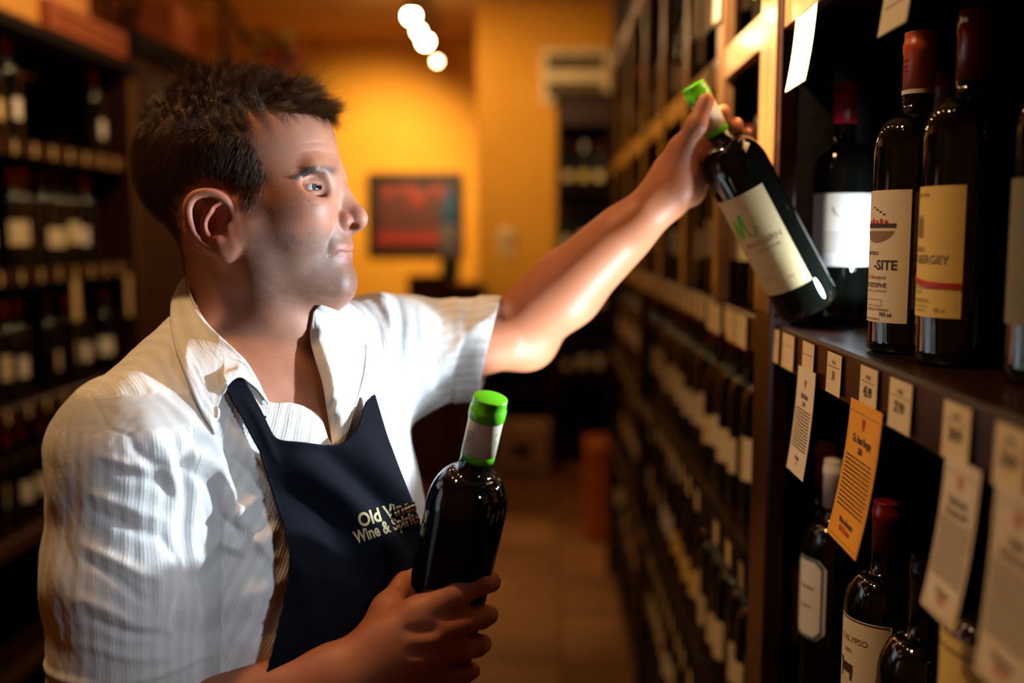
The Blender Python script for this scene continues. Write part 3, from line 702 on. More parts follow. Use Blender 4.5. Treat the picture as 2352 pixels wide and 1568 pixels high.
# vase shape added for the blue and white glint at the picture's right side
vs = thing('glint_vase', 'blue and white bottle added for the glint at the right of the framed picture', 'vase', (at(1034, 585, 6.05).x, 6.05, 1.207))
M['vase_blue'] = mat('blue_glass', (0.10, 0.28, 0.55), 0.12, spec=.8, noise=(9, (0.05, 0.2, 0.45), 0.6))
M['vase_white'] = mat('pale_lilac_glass', (0.55, 0.58, 0.72), 0.15, spec=.8, noise=(9, (0.5, 0.52, 0.66), 0.6))
M['vase_green'] = mat('sea_green_glass', (0.10, 0.20, 0.13), 0.15, spec=.8, noise=(9, (0.07, 0.15, 0.1), 0.6))
MB().lathe([(0, 0), (.05, 0), (.060, .05), (.062, .16)], 24).build('base', M['vase_green'], vs, True)
MB().lathe([(.062, .16), (.064, .26), (.060, .34)], 24).build('body', M['vase_white'], vs, True)
MB().lathe([(.060, .34), (.054, .42), (.040, .49), (.022, .54), (.024, .56), (0, .56)], 24).build('neck', M['vase_blue'], vs, True)
vt = thing('air_vent', 'white wall vent with two dark openings high on the ochre wall', 'vent', at(1322, 175, 6.797))
vw, vh = .225, .178
for lo, hi in (((-vw, -.02, vh - .04), (vw, 0, vh)), ((-vw, -.02, -vh), (vw, 0, -vh + .04)), ((-vw, -.02, -vh + .04), (-vw + .035, 0, vh - .04)), ((vw - .035, -.02, -vh + .04), (vw, 0, vh - .04)), ((-vw + .035, -.02, -.035), (vw - .035, 0, .035))):
    fix_normals(MB().box(lo, hi, .003).build('frame_bar', M['vent'], vt))
MB().box((-vw + .03, -.004, -vh + .03), (vw - .03, -.001, vh - .03)).build('dark_opening', M['vent_dark'], vt)
for z0 in (-.14, .045):
    for k in range(4): fix_normals(MB().box((-vw + .035, -.014, z0 + .024 * k), (vw - .035, -.006, z0 + .024 * k + .007)).build('louvre', M['vent_dark'], vt))
sw = thing('light_switch', 'round ivory thermostat on the ochre wall', 'thermostat', at(1163, 540, 6.795))
MB().lathe([(0, .03), (.04, .03), (.056, .02), (.06, 0), (0, 0)], 28).build('dial', M['switch'], sw, True).rotation_euler = (PI / 2, 0, 0)
MB().box((-.05, -.012, -.13), (.05, 0, -.055), .0).build('base_plate', M['switch'], sw)
# built-in cabinet with bottles at the back right
bx0 = at(1277, 300, 6.7).x; bx1 = bx0 + .46
bc_ = thing('bottle_cabinet', 'dark red bottle cabinet against the ochre back wall', 'cabinet', (bx0, 6.42, 0))
def bp(name, lo, hi, m, bev=.003): return fix_normals(MB().box(lo, hi, bev).build(name, m, bc_))
bp('back_panel', (0, .34, 0), (.5, .36, 2.34), M['wood_in']); bp('side_panel', (0, 0, 0), (.025, .36, 2.34), M['wood']); bp('side_panel', (.475, 0, 0), (.5, .36, 2.34), M['wood'])
bp('cornice', (-.02, -.02, 2.34), (.52, .37, 2.38), M['wood']); bp('head_rail', (.025, 0, 2.18), (.475, .03, 2.34), M['wood_red'])
for z in (1.78, 1.36, .96, .56, .12): bp('shelf', (.025, .01, z - .025), (.475, .34, z), M['wood'])
for z, nm in ((1.78, 'upper'), (1.36, 'middle'), (.96, 'lower'), (.56, 'bottom')):
    for k in range(4):
        q = rr.choice([0, 1, 2, 3, 4, 5]); place(q, bx0 + .075 + k * .105, 6.50, z + .001, rr.uniform(-25, 10), 'bottle with %s capsule on the %s shelf of the back cabinet' % (capname[q], nm), 'bottles with %s capsules on the %s shelf of the back cabinet' % (capname[q], nm))
# low rack with cartons to its left
lc = thing('low_shelf_unit', 'dark low shelf unit between the back cabinet and the man', 'shelf unit', (bx0 - .50, 6.42, 0))
for nm, lo, hi in (('back_panel', (0, .34, .0), (.48, .36, .92)), ('side_panel', (0, 0, 0), (.025, .34, .92)), ('side_panel', (.455, 0, 0), (.48, .34, .92)), ('top', (-.01, -.01, .92), (.49, .36, .95)), ('shelf', (.025, 0, .46), (.455, .34, .48))): fix_normals(MB().box(lo, hi, .003).build(nm, M['wood'] if nm != 'back_panel' else M['wood_in'], lc))
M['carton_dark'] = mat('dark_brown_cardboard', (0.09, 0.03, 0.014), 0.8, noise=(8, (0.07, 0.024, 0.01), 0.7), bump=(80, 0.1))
def carton(label, lo, hi, m, name='carton', pr=None):
    t = thing(name, label, 'box', ((lo[0] + hi[0]) / 2, (lo[1] + hi[1]) / 2, lo[2])); sx, sy, h = (hi[0] - lo[0]) / 2, (hi[1] - lo[1]) / 2, hi[2] - lo[2]
    fix_normals(MB().box((-sx, -sy, 0), (sx, sy, h), .004).build('box_body', m, t))
    for s_ in (-1, 1): fix_normals(MB().box((-sx, min(0, s_ * sy) + (.002 if s_ > 0 else 0), h), (sx, max(0, s_ * sy) - (.002 if s_ < 0 else 0), h + .004)).build('flap', m, t))
    fix_normals(MB().box((-sx - .0005, -.025, h + .004), (sx + .0005, .025, h + .0045)).build('tape', M['carton'], t))
    if pr:
        MB().box((-sx * .45, -sy - .001, h * .35), (sx * .35, -sy - .0001, h * .68)).build('printed_panel', M['print_dark'], t); MB().box((-sx * .8, -sy - .001, h * .06), (sx * .8, -sy - .0001, h * .16)).build('printed_band', M['print_dark'], t)
    return t
A = at(1140, 1060, 6.1); B = at(1262, 1060, 6.1)
carton('white printed carton on the floor in front of the low shelf unit', (A.x, 6.08, 0), (B.x, 6.38, .30), M['carton_white'], pr=True)
A = at(1346, 1240, 4.75); B = at(1404, 1240, 4.75)
carton('tall narrow orange carton on the floor at the end of the right rack', (A.x, 4.75, 0), (B.x + .02, 5.1, .46), M['carton_orange'])
A = at(940, 640, 6.0); B = at(1100, 640, 6.0)
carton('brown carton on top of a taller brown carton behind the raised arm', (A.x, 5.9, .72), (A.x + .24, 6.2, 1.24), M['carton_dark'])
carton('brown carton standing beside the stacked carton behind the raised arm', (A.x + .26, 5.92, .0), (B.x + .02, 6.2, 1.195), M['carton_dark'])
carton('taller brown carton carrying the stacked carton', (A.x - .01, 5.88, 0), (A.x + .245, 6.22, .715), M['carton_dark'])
# ------------------------------------------------------------------ track lamps
tr = thing('lamp_track', 'ceiling lamp track running along the aisle', 'lamp track', (0, 0, 0))
def tk(x, y, z): return (x, y, z)
TX, TZ = -.766, 2.76
MB().box((TX - .02, .3, TZ + .20), (TX + .02, 7.5, TZ + .232)).build('rail', M['black_metal'], tr)
for y in (1.0, 3.6, 6.6): MB().tube([(TX, y, TZ + .232), (TX, y, ZC)], .008, 8).build('hanger', M['black_metal'], tr)
def lampset(name, label, x, y, z, r, m, group):
    t = thing(name, label, 'lamp', (x, y, z), group)
    MB().tube([(0, 0, .06), (0, 0, TZ + .20 - z)], .006, 8).build('stem', M['black_metal'], t)
    MB().lathe([(0, .085), (.018, .085), (.030, .05), (.034, .02), (.030, .018), (0, .05)], 20).build('socket', M['black_metal'], t, True)
    MB().sphere((0, 0, 0), r, 16, 10).build('bulb', m, t, True)
for (px, py, r, k) in ((945, 37, .034, 0), (962, 72, .024, 1), (977, 95, .034, 2), (1004, 141, .020, 3)):
    z = TZ
    y = (z - 1.5) / ((535 - py) / F)
    p = at(px, py, y)
    lampset('track_lamp', ['brightest track lamp, nearest of the four in view', 'track lamp second from the top of the row', 'track lamp third from the top of the row', 'small dim track lamp at the low end of the row'][k], p.x, y, p.z, r, M['bulb'] if k < 3 else M['bulb_small'], None)
for k, y in enumerate((.55, 1.15, 1.75, 2.35, 3.1, 4.0)):
    lampset('track_lamp', 'track lamp outside the picture above the aisle', TX, y, TZ, .032 if k % 2 else .026, M['bulb'] if k % 2 else M['bulb_small'], 'track lamps above the frame')
# ------------------------------------------------------------------ sculpting by distance fields
def dot3(q, b_): return q[..., 0] * b_[0] + q[..., 1] * b_[1] + q[..., 2] * b_[2]      # element-wise: the same bits in every block
class Field:
    def __init__(s): s.ops = []
    def add(s, fn, c, r, k=0.01, mode='u'): s.ops.append((fn, np.array(c, float), r, k, mode)); return s
    def ball(s, c, r, k=.01, mode='u', T=None):
        c = np.array(c, float)
        return s._loc(lambda P: np.sqrt(((P - c) ** 2).sum(-1)) - r, c, r, k, mode, T)
    def ell(s, c, r, k=.01, mode='u', T=None, R=None):
        c = np.array(c, float); rr_ = np.array(r, float); Rm = None if R is None else np.array(Euler(R).to_matrix())
        def fn(P):
            q = P - c
            if Rm is not None: q = np.stack([dot3(q, Rm[:, a]) for a in range(3)], -1)
            k0 = np.sqrt(((q / rr_) ** 2).sum(-1)) + 1e-9; k1 = np.sqrt(((q / rr_ ** 2) ** 2).sum(-1)) + 1e-9
            return np.maximum(k0 * (k0 - 1) / k1, np.sqrt(q[..., 0] ** 2 + q[..., 1] ** 2 + q[..., 2] ** 2) - rr_.max())
        return s._loc(fn, c, rr_.max(), k, mode, T)
    def cone(s, a, b, ra, rb, k=.01, mode='u', T=None):
        a = np.array(a, float); b = np.array(b, float); ba = b - a; L2 = (ba ** 2).sum()
        def fn(P):
            q = P - a; t = np.clip(dot3(q, ba) / L2, 0, 1)
            return np.sqrt(((q - t[..., None] * ba) ** 2).sum(-1)) - (ra + (rb - ra) * t)
        return s._loc(fn, (a + b) / 2, np.sqrt(L2) / 2 + max(ra, rb), k, mode, T)
    def chain(s, pts, rad, k=.006, k0=None, mode='u', T=None):
        for i in range(len(pts) - 1): s.cone(pts[i], pts[i + 1], rad[i], rad[i + 1], (k0 if k0 is not None and i == 0 else k), mode, T)
        return s
    def _loc(s, fn, c, r, k, mode, T):
        if T is None: return s.add(fn, c, r, k, mode)
        O, sym = T
        def g(P):
            L = np.stack([P[..., 0] - O[0], O[1] - P[..., 1], P[..., 2] - O[2]], -1)
            if sym: L[..., 1] = np.abs(L[..., 1])
            return fn(L)
        cw = np.array([O[0] + c[0], O[1] - (0 if sym else c[1]), O[2] + c[2]])
        return s.add(g, cw, r + (abs(c[1]) if sym else 0), k, mode)
    def eval(s, P, cen, br):
        D = np.full(P.shape[:-1], 1.0, np.float32)
        for fn, c, r, k, mode in s.ops:
            sel = np.sqrt(((cen - c) ** 2).sum(-1)) < r + br + .04 + k
            if not sel.any(): continue
            d = fn(P[sel]).astype(np.float32); a = D[sel]
            if mode == 'u':
                h = np.maximum(k - np.abs(a - d), 0) / k; D[sel] = np.minimum(a, d) - h * h * k * .25
            elif mode == 's':
                h = np.maximum(k - np.abs(a + d), 0) / k; D[sel] = np.maximum(a, -d) + h * h * k * .25
            elif mode == 'i':
                D[sel] = np.maximum(a, d)
        return D
    def at(s, P):
        P = np.asarray(P, np.float32)[:, None, :]; return s.eval(P, P[:, 0], 0.02)[:, 0]
def polygonize(field, lo, hi, h, extra=None, B=8):
    lo = np.array(lo, float); hi = np.array(hi, float)
    nb = np.ceil((hi - lo) / (h * B)).astype(int)
    g = np.stack(np.meshgrid(*[np.arange(n) for n in nb], indexing='ij'), -1).reshape(-1, 3)
    cen = lo + (g + .5) * h * B; br = B * h * .87
    d = field.eval(cen[:, None, :], cen, br)[:, 0]
    keep = np.abs(d) < br * 1.5 + .012
    g = g[keep]; cen = cen[keep]
    off = np.stack(np.meshgrid(*[np.arange(B + 1)] * 3, indexing='ij'), -1)
    keys = []; pos = []; quads = []
    N = (nb * B + 2).astype(np.int64)
    def enc(c): return (c[:, 0] * N[1] + c[:, 1]) * N[2] + c[:, 2]
    for s0 in range(0, len(g), 1500):
        gg = g[s0:s0 + 1500]; idx = gg[:, None, None, None, :] * B + off[None]
        P = (lo + idx * h).astype(np.float32).reshape(len(gg), -1, 3)
        D = field.eval(P, cen[s0:s0 + 1500], br)
        if extra is not None: D = D + extra(P)
        D = D.reshape(len(gg), B + 1, B + 1, B + 1)
        S = D < 0
        c8 = [(i, j, k) for i in (0, 1) for j in (0, 1) for k in (0, 1)]
        cnt = sum(S[:, i:B + i, j:B + j, k:B + k].astype(np.int8) for i, j, k in c8)
        act = np.argwhere((cnt > 0) & (cnt < 8))
        if not len(act): continue
        b_, i_, j_, k_ = act.T
        V8 = np.stack([D[b_, i_ + i, j_ + j, k_ + k] for i, j, k in c8], -1)
        acc = np.zeros((len(act), 3)); n = np.zeros(len(act))
        for a in range(8):
            for ax in range(3):
                ca = c8[a]
                if ca[ax]: continue
                cb = list(ca); cb[ax] = 1; bb = c8.index(tuple(cb))
                va, vb = V8[:, a], V8[:, bb]; m = (va < 0) != (vb < 0)
                t = np.where(m, va / np.where(m, va - vb, 1), 0)
                for q in range(3): acc[:, q] += m * (ca[q] + (t if q == ax else 0))
                n += m
        cell = gg[b_] * B + np.stack([i_, j_, k_], -1)
        keys.append(enc(cell)); pos.append(lo + (cell + acc / n[:, None]) * h)
        for ax in range(3):
            bb = c8.index(tuple(1 if q == ax else 0 for q in range(3)))
            m = (V8[:, 0] < 0) != (V8[:, bb] < 0); cc = cell[m]; flip = V8[m, 0] < 0
            o1 = [0, 0, 0]; o2 = [0, 0, 0]; o1[(ax + 1) % 3] = 1; o2[(ax + 2) % 3] = 1; o1 = np.array(o1); o2 = np.array(o2)
            q = np.stack([enc(cc), enc(cc - o1), enc(cc - o1 - o2), enc(cc - o2)], -1)
            q[~flip] = q[~flip][:, ::-1]; quads.append(q)
    keys = np.concatenate(keys); pos = np.concatenate(pos); quads = np.concatenate(quads)
    o = np.argsort(keys); keys = keys[o]; pos = pos[o]
    ix = np.searchsorted(keys, quads); ix = np.minimum(ix, len(keys) - 1); ok = (keys[ix] == quads).all(-1)
    return pos, ix[ok]
def relax(V, Q, n=2, lam=.5):
    for _ in range(n):
        acc = np.zeros_like(V); cnt = np.zeros(len(V))
        for a in range(4):
            b = (a + 1) % 4
            for x, y in ((a, b), (b, a)):
                for q in range(3): acc[:, q] += np.bincount(Q[:, x], V[Q[:, y], q], len(V))
                cnt += np.bincount(Q[:, x], minlength=len(V))
        V = V + lam * (acc / np.maximum(cnt, 1)[:, None] - V)
    return V
def normals(V, Q):
    n = np.cross(V[Q[:, 2]] - V[Q[:, 0]], V[Q[:, 3]] - V[Q[:, 1]]); N_ = np.zeros_like(V)
    for a in range(4):
        for q in range(3): N_[:, q] += np.bincount(Q[:, a], n[:, q], len(V))
    return N_ / (np.linalg.norm(N_, axis=1)[:, None] + 1e-12)
def np_mesh(name, V, Q, m, parent=None, attrs=None):
    used_ = np.zeros(len(V), bool); used_[Q.ravel()] = True; mp = np.cumsum(used_) - 1; V = V[used_]; Q = mp[Q]
    me = bpy.data.meshes.new(name); me.vertices.add(len(V)); me.vertices.foreach_set('co', V.astype(np.float32).ravel())
    me.loops.add(Q.size); me.loops.foreach_set('vertex_index', Q.astype(np.int32).ravel())
    me.polygons.add(len(Q)); me.polygons.foreach_set('loop_start', np.arange(0, Q.size, 4, dtype=np.int32))
    me.polygons.foreach_set('loop_total', np.full(len(Q), 4, np.int32)); me.polygons.foreach_set('use_smooth', np.ones(len(Q), bool))
    me.update(calc_edges=True)
    if attrs:
        for k, a in attrs.items():
            a = a[used_]
            if a.ndim == 1: me.attributes.new(k, 'FLOAT', 'POINT').data.foreach_set('value', a.astype(np.float32))
            else: me.attributes.new(k, 'FLOAT_COLOR', 'POINT').data.foreach_set('color', np.concatenate([a, np.ones((len(a), 1))], 1).astype(np.float32).ravel())
    me.materials.append(m); o = bpy.data.objects.new(name, me); link(o, parent); return o
def sstep(a, b, x): t = np.clip((x - a) / (b - a), 0, 1); return t * t * (3 - 2 * t)
def seg_dist(px, py, pts):
    """distance in px to a polyline and the arc fraction"""
    best = np.full(px.shape, 1e9); fr = np.zeros(px.shape); n = len(pts) - 1
    for i in range(n):
        (ax, ay), (bx, by) = pts[i], pts[i + 1]; dx, dy = bx - ax, by - ay
        t = np.clip(((px - ax) * dx + (py - ay) * dy) / (dx * dx + dy * dy), 0, 1); d = np.hypot(px - ax - t * dx, py - ay - t * dy)
        m = d < best; best = np.where(m, d, best); fr = np.where(m, (i + t) / n, fr)
    return best, fr
def poly_sd(px, py, poly):
    """signed distance in px, negative inside"""
    d, _ = seg_dist(px, py, list(poly) + [poly[0]]); ins = np.zeros(px.shape, bool); n = len(poly)
    for i in range(n):
        (x0, y0), (x1, y1) = poly[i], poly[(i + 1) % n]
        c = (y0 > py) != (y1 > py); ins ^= c & (px < (x1 - x0) * (py - y0) / ((y1 - y0) if y1 != y0 else 1e-9) + x0)
    return np.where(ins, -d, d)

def resample(pts, n, uni=False):
    P = [np.array(p, float) for p in pts]; L = [0.0]
    for a, b_ in zip(P, P[1:]): L.append(L[-1] + (1.0 if uni else np.linalg.norm(b_ - a)))
    out = []
    for t in np.linspace(0, L[-1], n):
        i = min(max(int(np.searchsorted(L, t)) - 1, 0), len(P) - 2); f_ = (t - L[i]) / (L[i + 1] - L[i])
        p0 = P[max(i - 1, 0)]; p1 = P[i]; p2 = P[i + 1]; p3 = P[min(i + 2, len(P) - 1)]
        out.append(.5 * ((2 * p1) + (-p0 + p2) * f_ + (2 * p0 - 5 * p1 + 4 * p2 - p3) * f_ ** 2 + (-p0 + 3 * p1 - 3 * p2 + p3) * f_ ** 3))
    return np.array(out)
def snap(V, Q, fn, h, mask=None, iters=3):
    """keep the faces where fn < 0 and slide their rim onto fn = 0"""
    c = fn(V); 
    if mask is not None: c = np.where(mask, c, 1.0)
    kq = Q[(c[Q] < h).all(1)]; rim_ = np.zeros(len(V), bool); rim_[kq.ravel()] = True; rim_ &= c > 0; idx = np.flatnonzero(rim_)
    for _ in range(iters):
        P = V[idx]; c0 = fn(P); g = np.stack([(fn(P + np.eye(3)[a] * 2e-4) - c0) / 2e-4 for a in range(3)], -1)
        V[idx] = P - g * (np.clip(c0, -.002, .004) / np.maximum((g ** 2).sum(1), .3))[:, None]
    E = np.sort(np.concatenate([kq[:, [a, (a + 1) % 4]] for a in range(4)]), 1); u, c_ = np.unique(E[:, 0] * len(V) + E[:, 1], return_counts=True); u = u[c_ == 1]
    ea, eb = u // len(V), u % len(V)
    for _ in range(16):          # even out the hem
        acc = np.zeros_like(V); n = np.bincount(ea, minlength=len(V)) + np.bincount(eb, minlength=len(V))
        for q in range(3): acc[:, q] = np.bincount(ea, V[eb, q], len(V)) + np.bincount(eb, V[ea, q], len(V))
        m_ = n == 2; V[m_] = V[m_] * .5 + acc[m_] / 2 * .5
    return V, kq
# ------------------------------------------------------------------ the man: one continuous body
HY = 1.05; HO = at(560, 430, HY)
T_ = ((HO.x, HY, HO.z), True); TN = ((HO.x, HY, HO.z), False)
def hp(px, py, v=0.0):
    p = at(px, py, HY - v); return (p.x - HO.x, v, p.z - HO.z)
bf = Field()
# skull and face masses
bf.ell(hp(528, 368), (.0955, .077, .086), .02, T=T_)
bf.ell(hp(655, 345), (.052, .058, .062), .03, T=T_)
bf.ell(hp(690, 440), (.034, .050, .040), .03, T=T_)
bf.ell(hp(672, 510), (.046, .048, .058), .03, T=T_)
bf.ell(hp(640, 570), (.056, .052, .054), .03, T=T_)
bf.ell(hp(618, 508, .033), (.052, .0345, .052), .03, T=T_)
bf.ell(hp(768, 548), (.0145, .024, .026), .018, T=T_)
bf.ell(hp(745, 600), (.022, .028, .030), .02, T=T_)
bf.ell(hp(772, 648), (.0125, .018, .0145), .014, T=T_)
bf.cone(hp(765, 655, .010), hp(600, 612, .046), .018, .017, .022, T=T_)
bf.cone(hp(600, 612, .046), hp(560, 520, .060), .017, .014, .02, T=T_)
bf.ell(hp(690, 665), (.042, .032, .020), .025, T=T_)
bf.ell(hp(688, 478, .040), (.024, .018, .020), .022, T=T_)
bf.cone(hp(690, 470, .046), hp(570, 465, .060), .011, .008, .02, T=T_)
# brow, orbit
bf.cone(hp(759, 393, .010), hp(716, 388, .044), .0085, .0085, .012, T=T_)
bf.ell(hp(722, 427, .041), (.0150, .0170, .0115), .010, 's', T=T_)
bf.ell(hp(749, 438, .015), (.012, .012, .019), .012, T=T_)
bf.cone(hp(755, 424, .009), hp(733, 440, .0235), .0085, .0060, .012, T=T_)
bf.cone(hp(757, 410, .010), hp(739, 410, .026), .0075, .0060, .012, T=T_)
# nose
bf.cone(hp(757, 416), hp(812, 488), .0085, .0100, .010, T=T_)
bf.cone(hp(780, 450), hp(788, 510), .010, .013, .010, T=T_)
bf.ball(hp(824, 502), .0098, .008, T=T_)
bf.ell(hp(784, 508, .0145), (.0105, .0078, .0090), .0032, T=T_)
bf.cone(hp(798, 530), hp(824, 514), .0050, .0062, .005, T=T_)
bf.ell(hp(808, 520, .0078), (.0062, .0036, .0036), .003, 's', T=T_)
# mouth
bf.ell(hp(792, 564), (.0070, .020, .0055), .005, T=T_)
bf.ell(hp(789, 590), (.0078, .018, .0062), .005, T=T_)
bf.ell(hp(768, 568, .014), (.010, .014, .006), .008, T=T_)
bf.cone(hp(798, 577, .000), hp(780, 580, .013), .0028, .0022, .0022, 's', T=T_)
bf.cone(hp(780, 580, .013), hp(760, 587, .0235), .0022, .0014, .003, 's', T=T_)
# eyeball bed with lids
EYEC = hp(709, 430, .0315); ER = .0122
bf.ball(EYEC, ER + .0015, .006, T=T_)
bf.cone(hp(728, 414, .020), hp(698, 418, .043), .0042, .0036, .007, T=T_)
bf.cone(hp(735, 447, .022), hp(700, 452, .040), .0040, .0038, .010, T=T_)
bf.ell((EYEC[0] + .0045, EYEC[1] + .0090, EYEC[2] - .0002), (.0080, .0108, .0036), .0010, 's', T=T_, R=(0.0, 0.0, 0.80))
bf.ball(EYEC, ER - .0006, .001, T=T_)
# ears
EY = .0805
def ep(px, py, v): return hp(px, py, v)
bf.ell(ep(480, 508, .0790), (.0240, .0038, .033), .006, T=T_, R=(0, 0.30, -.22))
rim = [(532, 488), (523, 466), (503, 449), (474, 442), (445, 450), (431, 474), (433, 503), (443, 530), (461, 553), (485, 569), (508, 578)]
rv = [.073, .078, .082, .086, .089, .090, .089, .087, .084, .081, .078]
rimp = resample([ep(x, y, v) for (x, y), v in zip(rim, rv)], 34)
bf.chain(list(rimp), list(np.interp(np.linspace(0, 1, 34), np.linspace(0, 1, 5), [.0026, .0034, .0036, .0032, .0040])), .0038, T=T_)
bf.ell(ep(516, 570, .077), (.0075, .0035, .0085), .006, T=T_)
bf.cone(ep(520, 590, .072), ep(505, 560, .078), .0042, .005, .006, T=T_)
bf.cone(ep(533, 490, .0715), ep(535, 560, .070), .005, .005, .010, T=T_)
bf.ell(ep(470, 497, .0865), (.0055, .0032, .017), .0035, 's', T=T_, R=(0, 0.35, 0))
bf.chain(list(resample([ep(503, 468, .080), ep(484, 484, .0835), ep(470, 512, .0845), ep(476, 538, .083), ep(497, 556, .080)], 16)), [.0030] * 16, .004, T=T_)
bf.ell(ep(500, 514, .084), (.0092, .0080, .0125), .004, 's', T=T_, R=(0, 0.2, 0))
bf.ell(ep(506, 483, .084), (.0065, .0045, .0045), .003, 's', T=T_)
bf.cone(ep(521, 518, .0765), ep(524, 534, .0760), .0046, .0038, .004, T=T_)
bf.ball(ep(500, 549, .0815), .0038, .004, T=T_)
# neck and throat
bf.cone(hp(548, 560), hp(580, 800), .056, .062, .03, T=T_)
bf.cone(hp(640, 650), hp(670, 800), .036, .034, .04, T=T_)
bf.cone(hp(500, 560, .03), hp(600, 830, .028), .028, .026, .02, T=T_)
bf.ell(hp(700, 765), (.014, .011, .02), .02, T=T_)
bf.cone(hp(545, 560, .058), hp(690, 860, .020), .010, .010, .03, T=TN)
# torso under the shirt (shoulders and upper chest)
TROT = math.radians(36)
NS = np.array((-.374, .885, 1.300)); FS = np.array((-.185, 1.165, 1.350)); NB = np.array(at(575, 790, 1.05))
CF = np.array((math.cos(TROT), -math.sin(TROT), 0)); CS = np.array((-CF[1], CF[0], 0))
TC = np.array((-.303, 1.055, 1.12))
def torso(F_, inset, k=.05):
    F_.ell(TC, (.160 - inset, .190 - inset, .30 - inset), k, R=(0, 0, -TROT))
    F_.cone(NS + (0, .02, 0), FS, .060 - inset, .058 - inset, k)
    F_.cone(NB + (-.01, 0, -.035), NS, .062 - inset, .050 - inset, k)
    F_.cone(NB + (-.01, 0, -.035), FS, .062 - inset, .050 - inset, k)
    F_.cone(NB + (-.02, -.02, -.01), (NS + NB) / 2 + (-.025, 0, -.005), .038 - inset, .036 - inset, .04)
torso(bf, .014)
# left arm, reaching
EL_ = np.array(at(1188, 765, 1.285)); WL = np.array(at(1537, 440, 1.20))
bf.cone(FS, EL_, .047, .042, .03)
m1 = np.array(at(1300, 668, 1.255))
bf.cone(EL_, m1, .0405, .042, .02); bf.cone(m1, WL, .042, .0265, .02)
bf.cone(np.array(at(1240, 700, 1.26)), np.array(at(1420, 540, 1.21)), .034, .025, .03)
bf.ball(np.array(at(1222, 790, 1.285)), .026, .03)
bf.cone(WL, np.array(at(1550, 395, 1.20)), .0255, .026, .02)
# left hand round the neck of the raised bottle
A3 = lambda *p: np.array(at(*p))
WLn = A3(1545, 425, 1.200)
kn = [A3(1588, 330, 1.228), A3(1594, 358, 1.232), A3(1597, 390, 1.232), A3(1596, 418, 1.228)]
bf.cone(WLn + (0, -.008, 0), A3(1567, 345, 1.182), .021, .0150, .012)
for p, r in zip(kn, (.0125, .0130, .0125, .0115)): bf.cone(WLn, p, .019, r, .014)
bf.ell(A3(1575, 395, 1.207), (.020, .016, .026), .016)
bf.ell(A3(1592, 436, 1.214), (.014, .014, .018), .014)
bf.chain([A3(1567, 345, 1.182), A3(1600, 286, 1.156), A3(1622, 232, 1.156)], [.0140, .0106, .0094], .008, .014)
bf.chain([kn[0], A3(1634, 284, 1.226), A3(1656, 264, 1.212), A3(1661, 257, 1.200)], [.0115, .0098, .0092, .0086], .004, .010)
bf.chain([kn[1], A3(1652, 318, 1.236), A3(1683, 298, 1.216), A3(1689, 289, 1.200)], [.0120, .0102, .0098, .0098], .004, .010)
bf.chain([kn[2], A3(1668, 352, 1.246), A3(1706, 324, 1.226), A3(1714, 311, 1.206)], [.0115, .0098, .0090, .0082], .004, .010)
bf.chain([kn[3], A3(1662, 395, 1.268), A3(1700, 372, 1.270)], [.0105, .0088, .0080], .004, .010)
# right arm and hand round the lower bottle
ELr = np.array((-.40, .875, 1.03)); WR = A3(782, 1556, .872)
bf.cone(NS, ELr, .046, .040, .03); bf.cone(ELr, ELr + (WR - ELr) * .35, .040, .0405, .02); bf.cone(ELr + (WR - ELr) * .35, WR, .0405, .028, .02)
bf.ell(WR, (.030, .021, .030), .02)
kr = [A3(962, 1408, .878), A3(985, 1456, .874), A3(984, 1502, .875), A3(972, 1548, .880)]
for p, r, o_ in zip(kr, (.0135, .0138, .0130, .0120), (0, -.004, -.010, -.016)): bf.cone(WR + (.008, 0, o_ + .004), p, .0185, r, .016)
bf.ell((kr[0] + kr[2] + WR * 1.3) / 3.3, (.030, .014, .028), .02)
bf.chain([A3(835, 1500, .892), A3(893, 1398, .912), A3(928, 1346, .938), A3(962, 1322, .966)], [.0190, .0145, .0120, .0105], .010, .016)
bf.cone(A3(893, 1410, .905), A3(955, 1412, .882), .011, .012, .014)
bf.chain([kr[0], A3(1050, 1362, .877), A3(1098, 1342, .889), A3(1127, 1336, .912)], [.0130, .0120, .0108, .0098], .004, .010)
bf.chain([kr[1], A3(1068, 1425, .876), A3(1106, 1416, .892), A3(1122, 1412, .918)], [.0132, .0118, .0106, .0096], .004, .010)
bf.chain([kr[2], A3(1058, 1490, .877), A3(1094, 1482, .892), A3(1108, 1478, .916)], [.0125, .0112, .0102, .0092], .004, .010)
bf.chain([kr[3], A3(1034, 1552, .883), A3(1068, 1545, .896), A3(1084, 1540, .920)], [.0110, .0098, .0090, .0082], .004, .010)
for a, b in ((kr[0], kr[1]), (kr[1], kr[2])):       # dimples between the knuckles
    bf.cone((a + b) / 2 + (.010, -.0165, 0), (a + b) / 2 + (-.012, -.0185, 0), .0026, .002, .008, 's')
# clip away the torso below the chest, it is inside the clothes
bf.add(lambda P: 1.165 - P[..., 2] - np.clip((np.hypot(P[..., 0] - TC[0], P[..., 1] - TC[1]) - .11) * 0, 0, 1) - 10 * (np.maximum(0, .945 - P[..., 1])) - 10 * np.maximum(0, P[..., 0] + .165), (-.32, 1.06, 1.0), .45, .001, 'i')
bv, bq = polygonize(bf, (-.50, .78, .97), (.32, 1.40, 1.70), .00135)
bv = relax(bv, bq, 1, .5)
bn = normals(bv, bq)
HOn = np.array(HO)
Lh = np.stack([bv[:, 0] - HO.x, HY - bv[:, 1], bv[:, 2] - HO.z], -1)     # head-local
Lv = np.abs(Lh[:, 1])
mir = np.stack([bv[:, 0], HY - Lv, bv[:, 2]], -1)                          # every point mirrored to the near side
mx, my = project(mir)
ishead = bv[:, 2] > 1.5 - .12
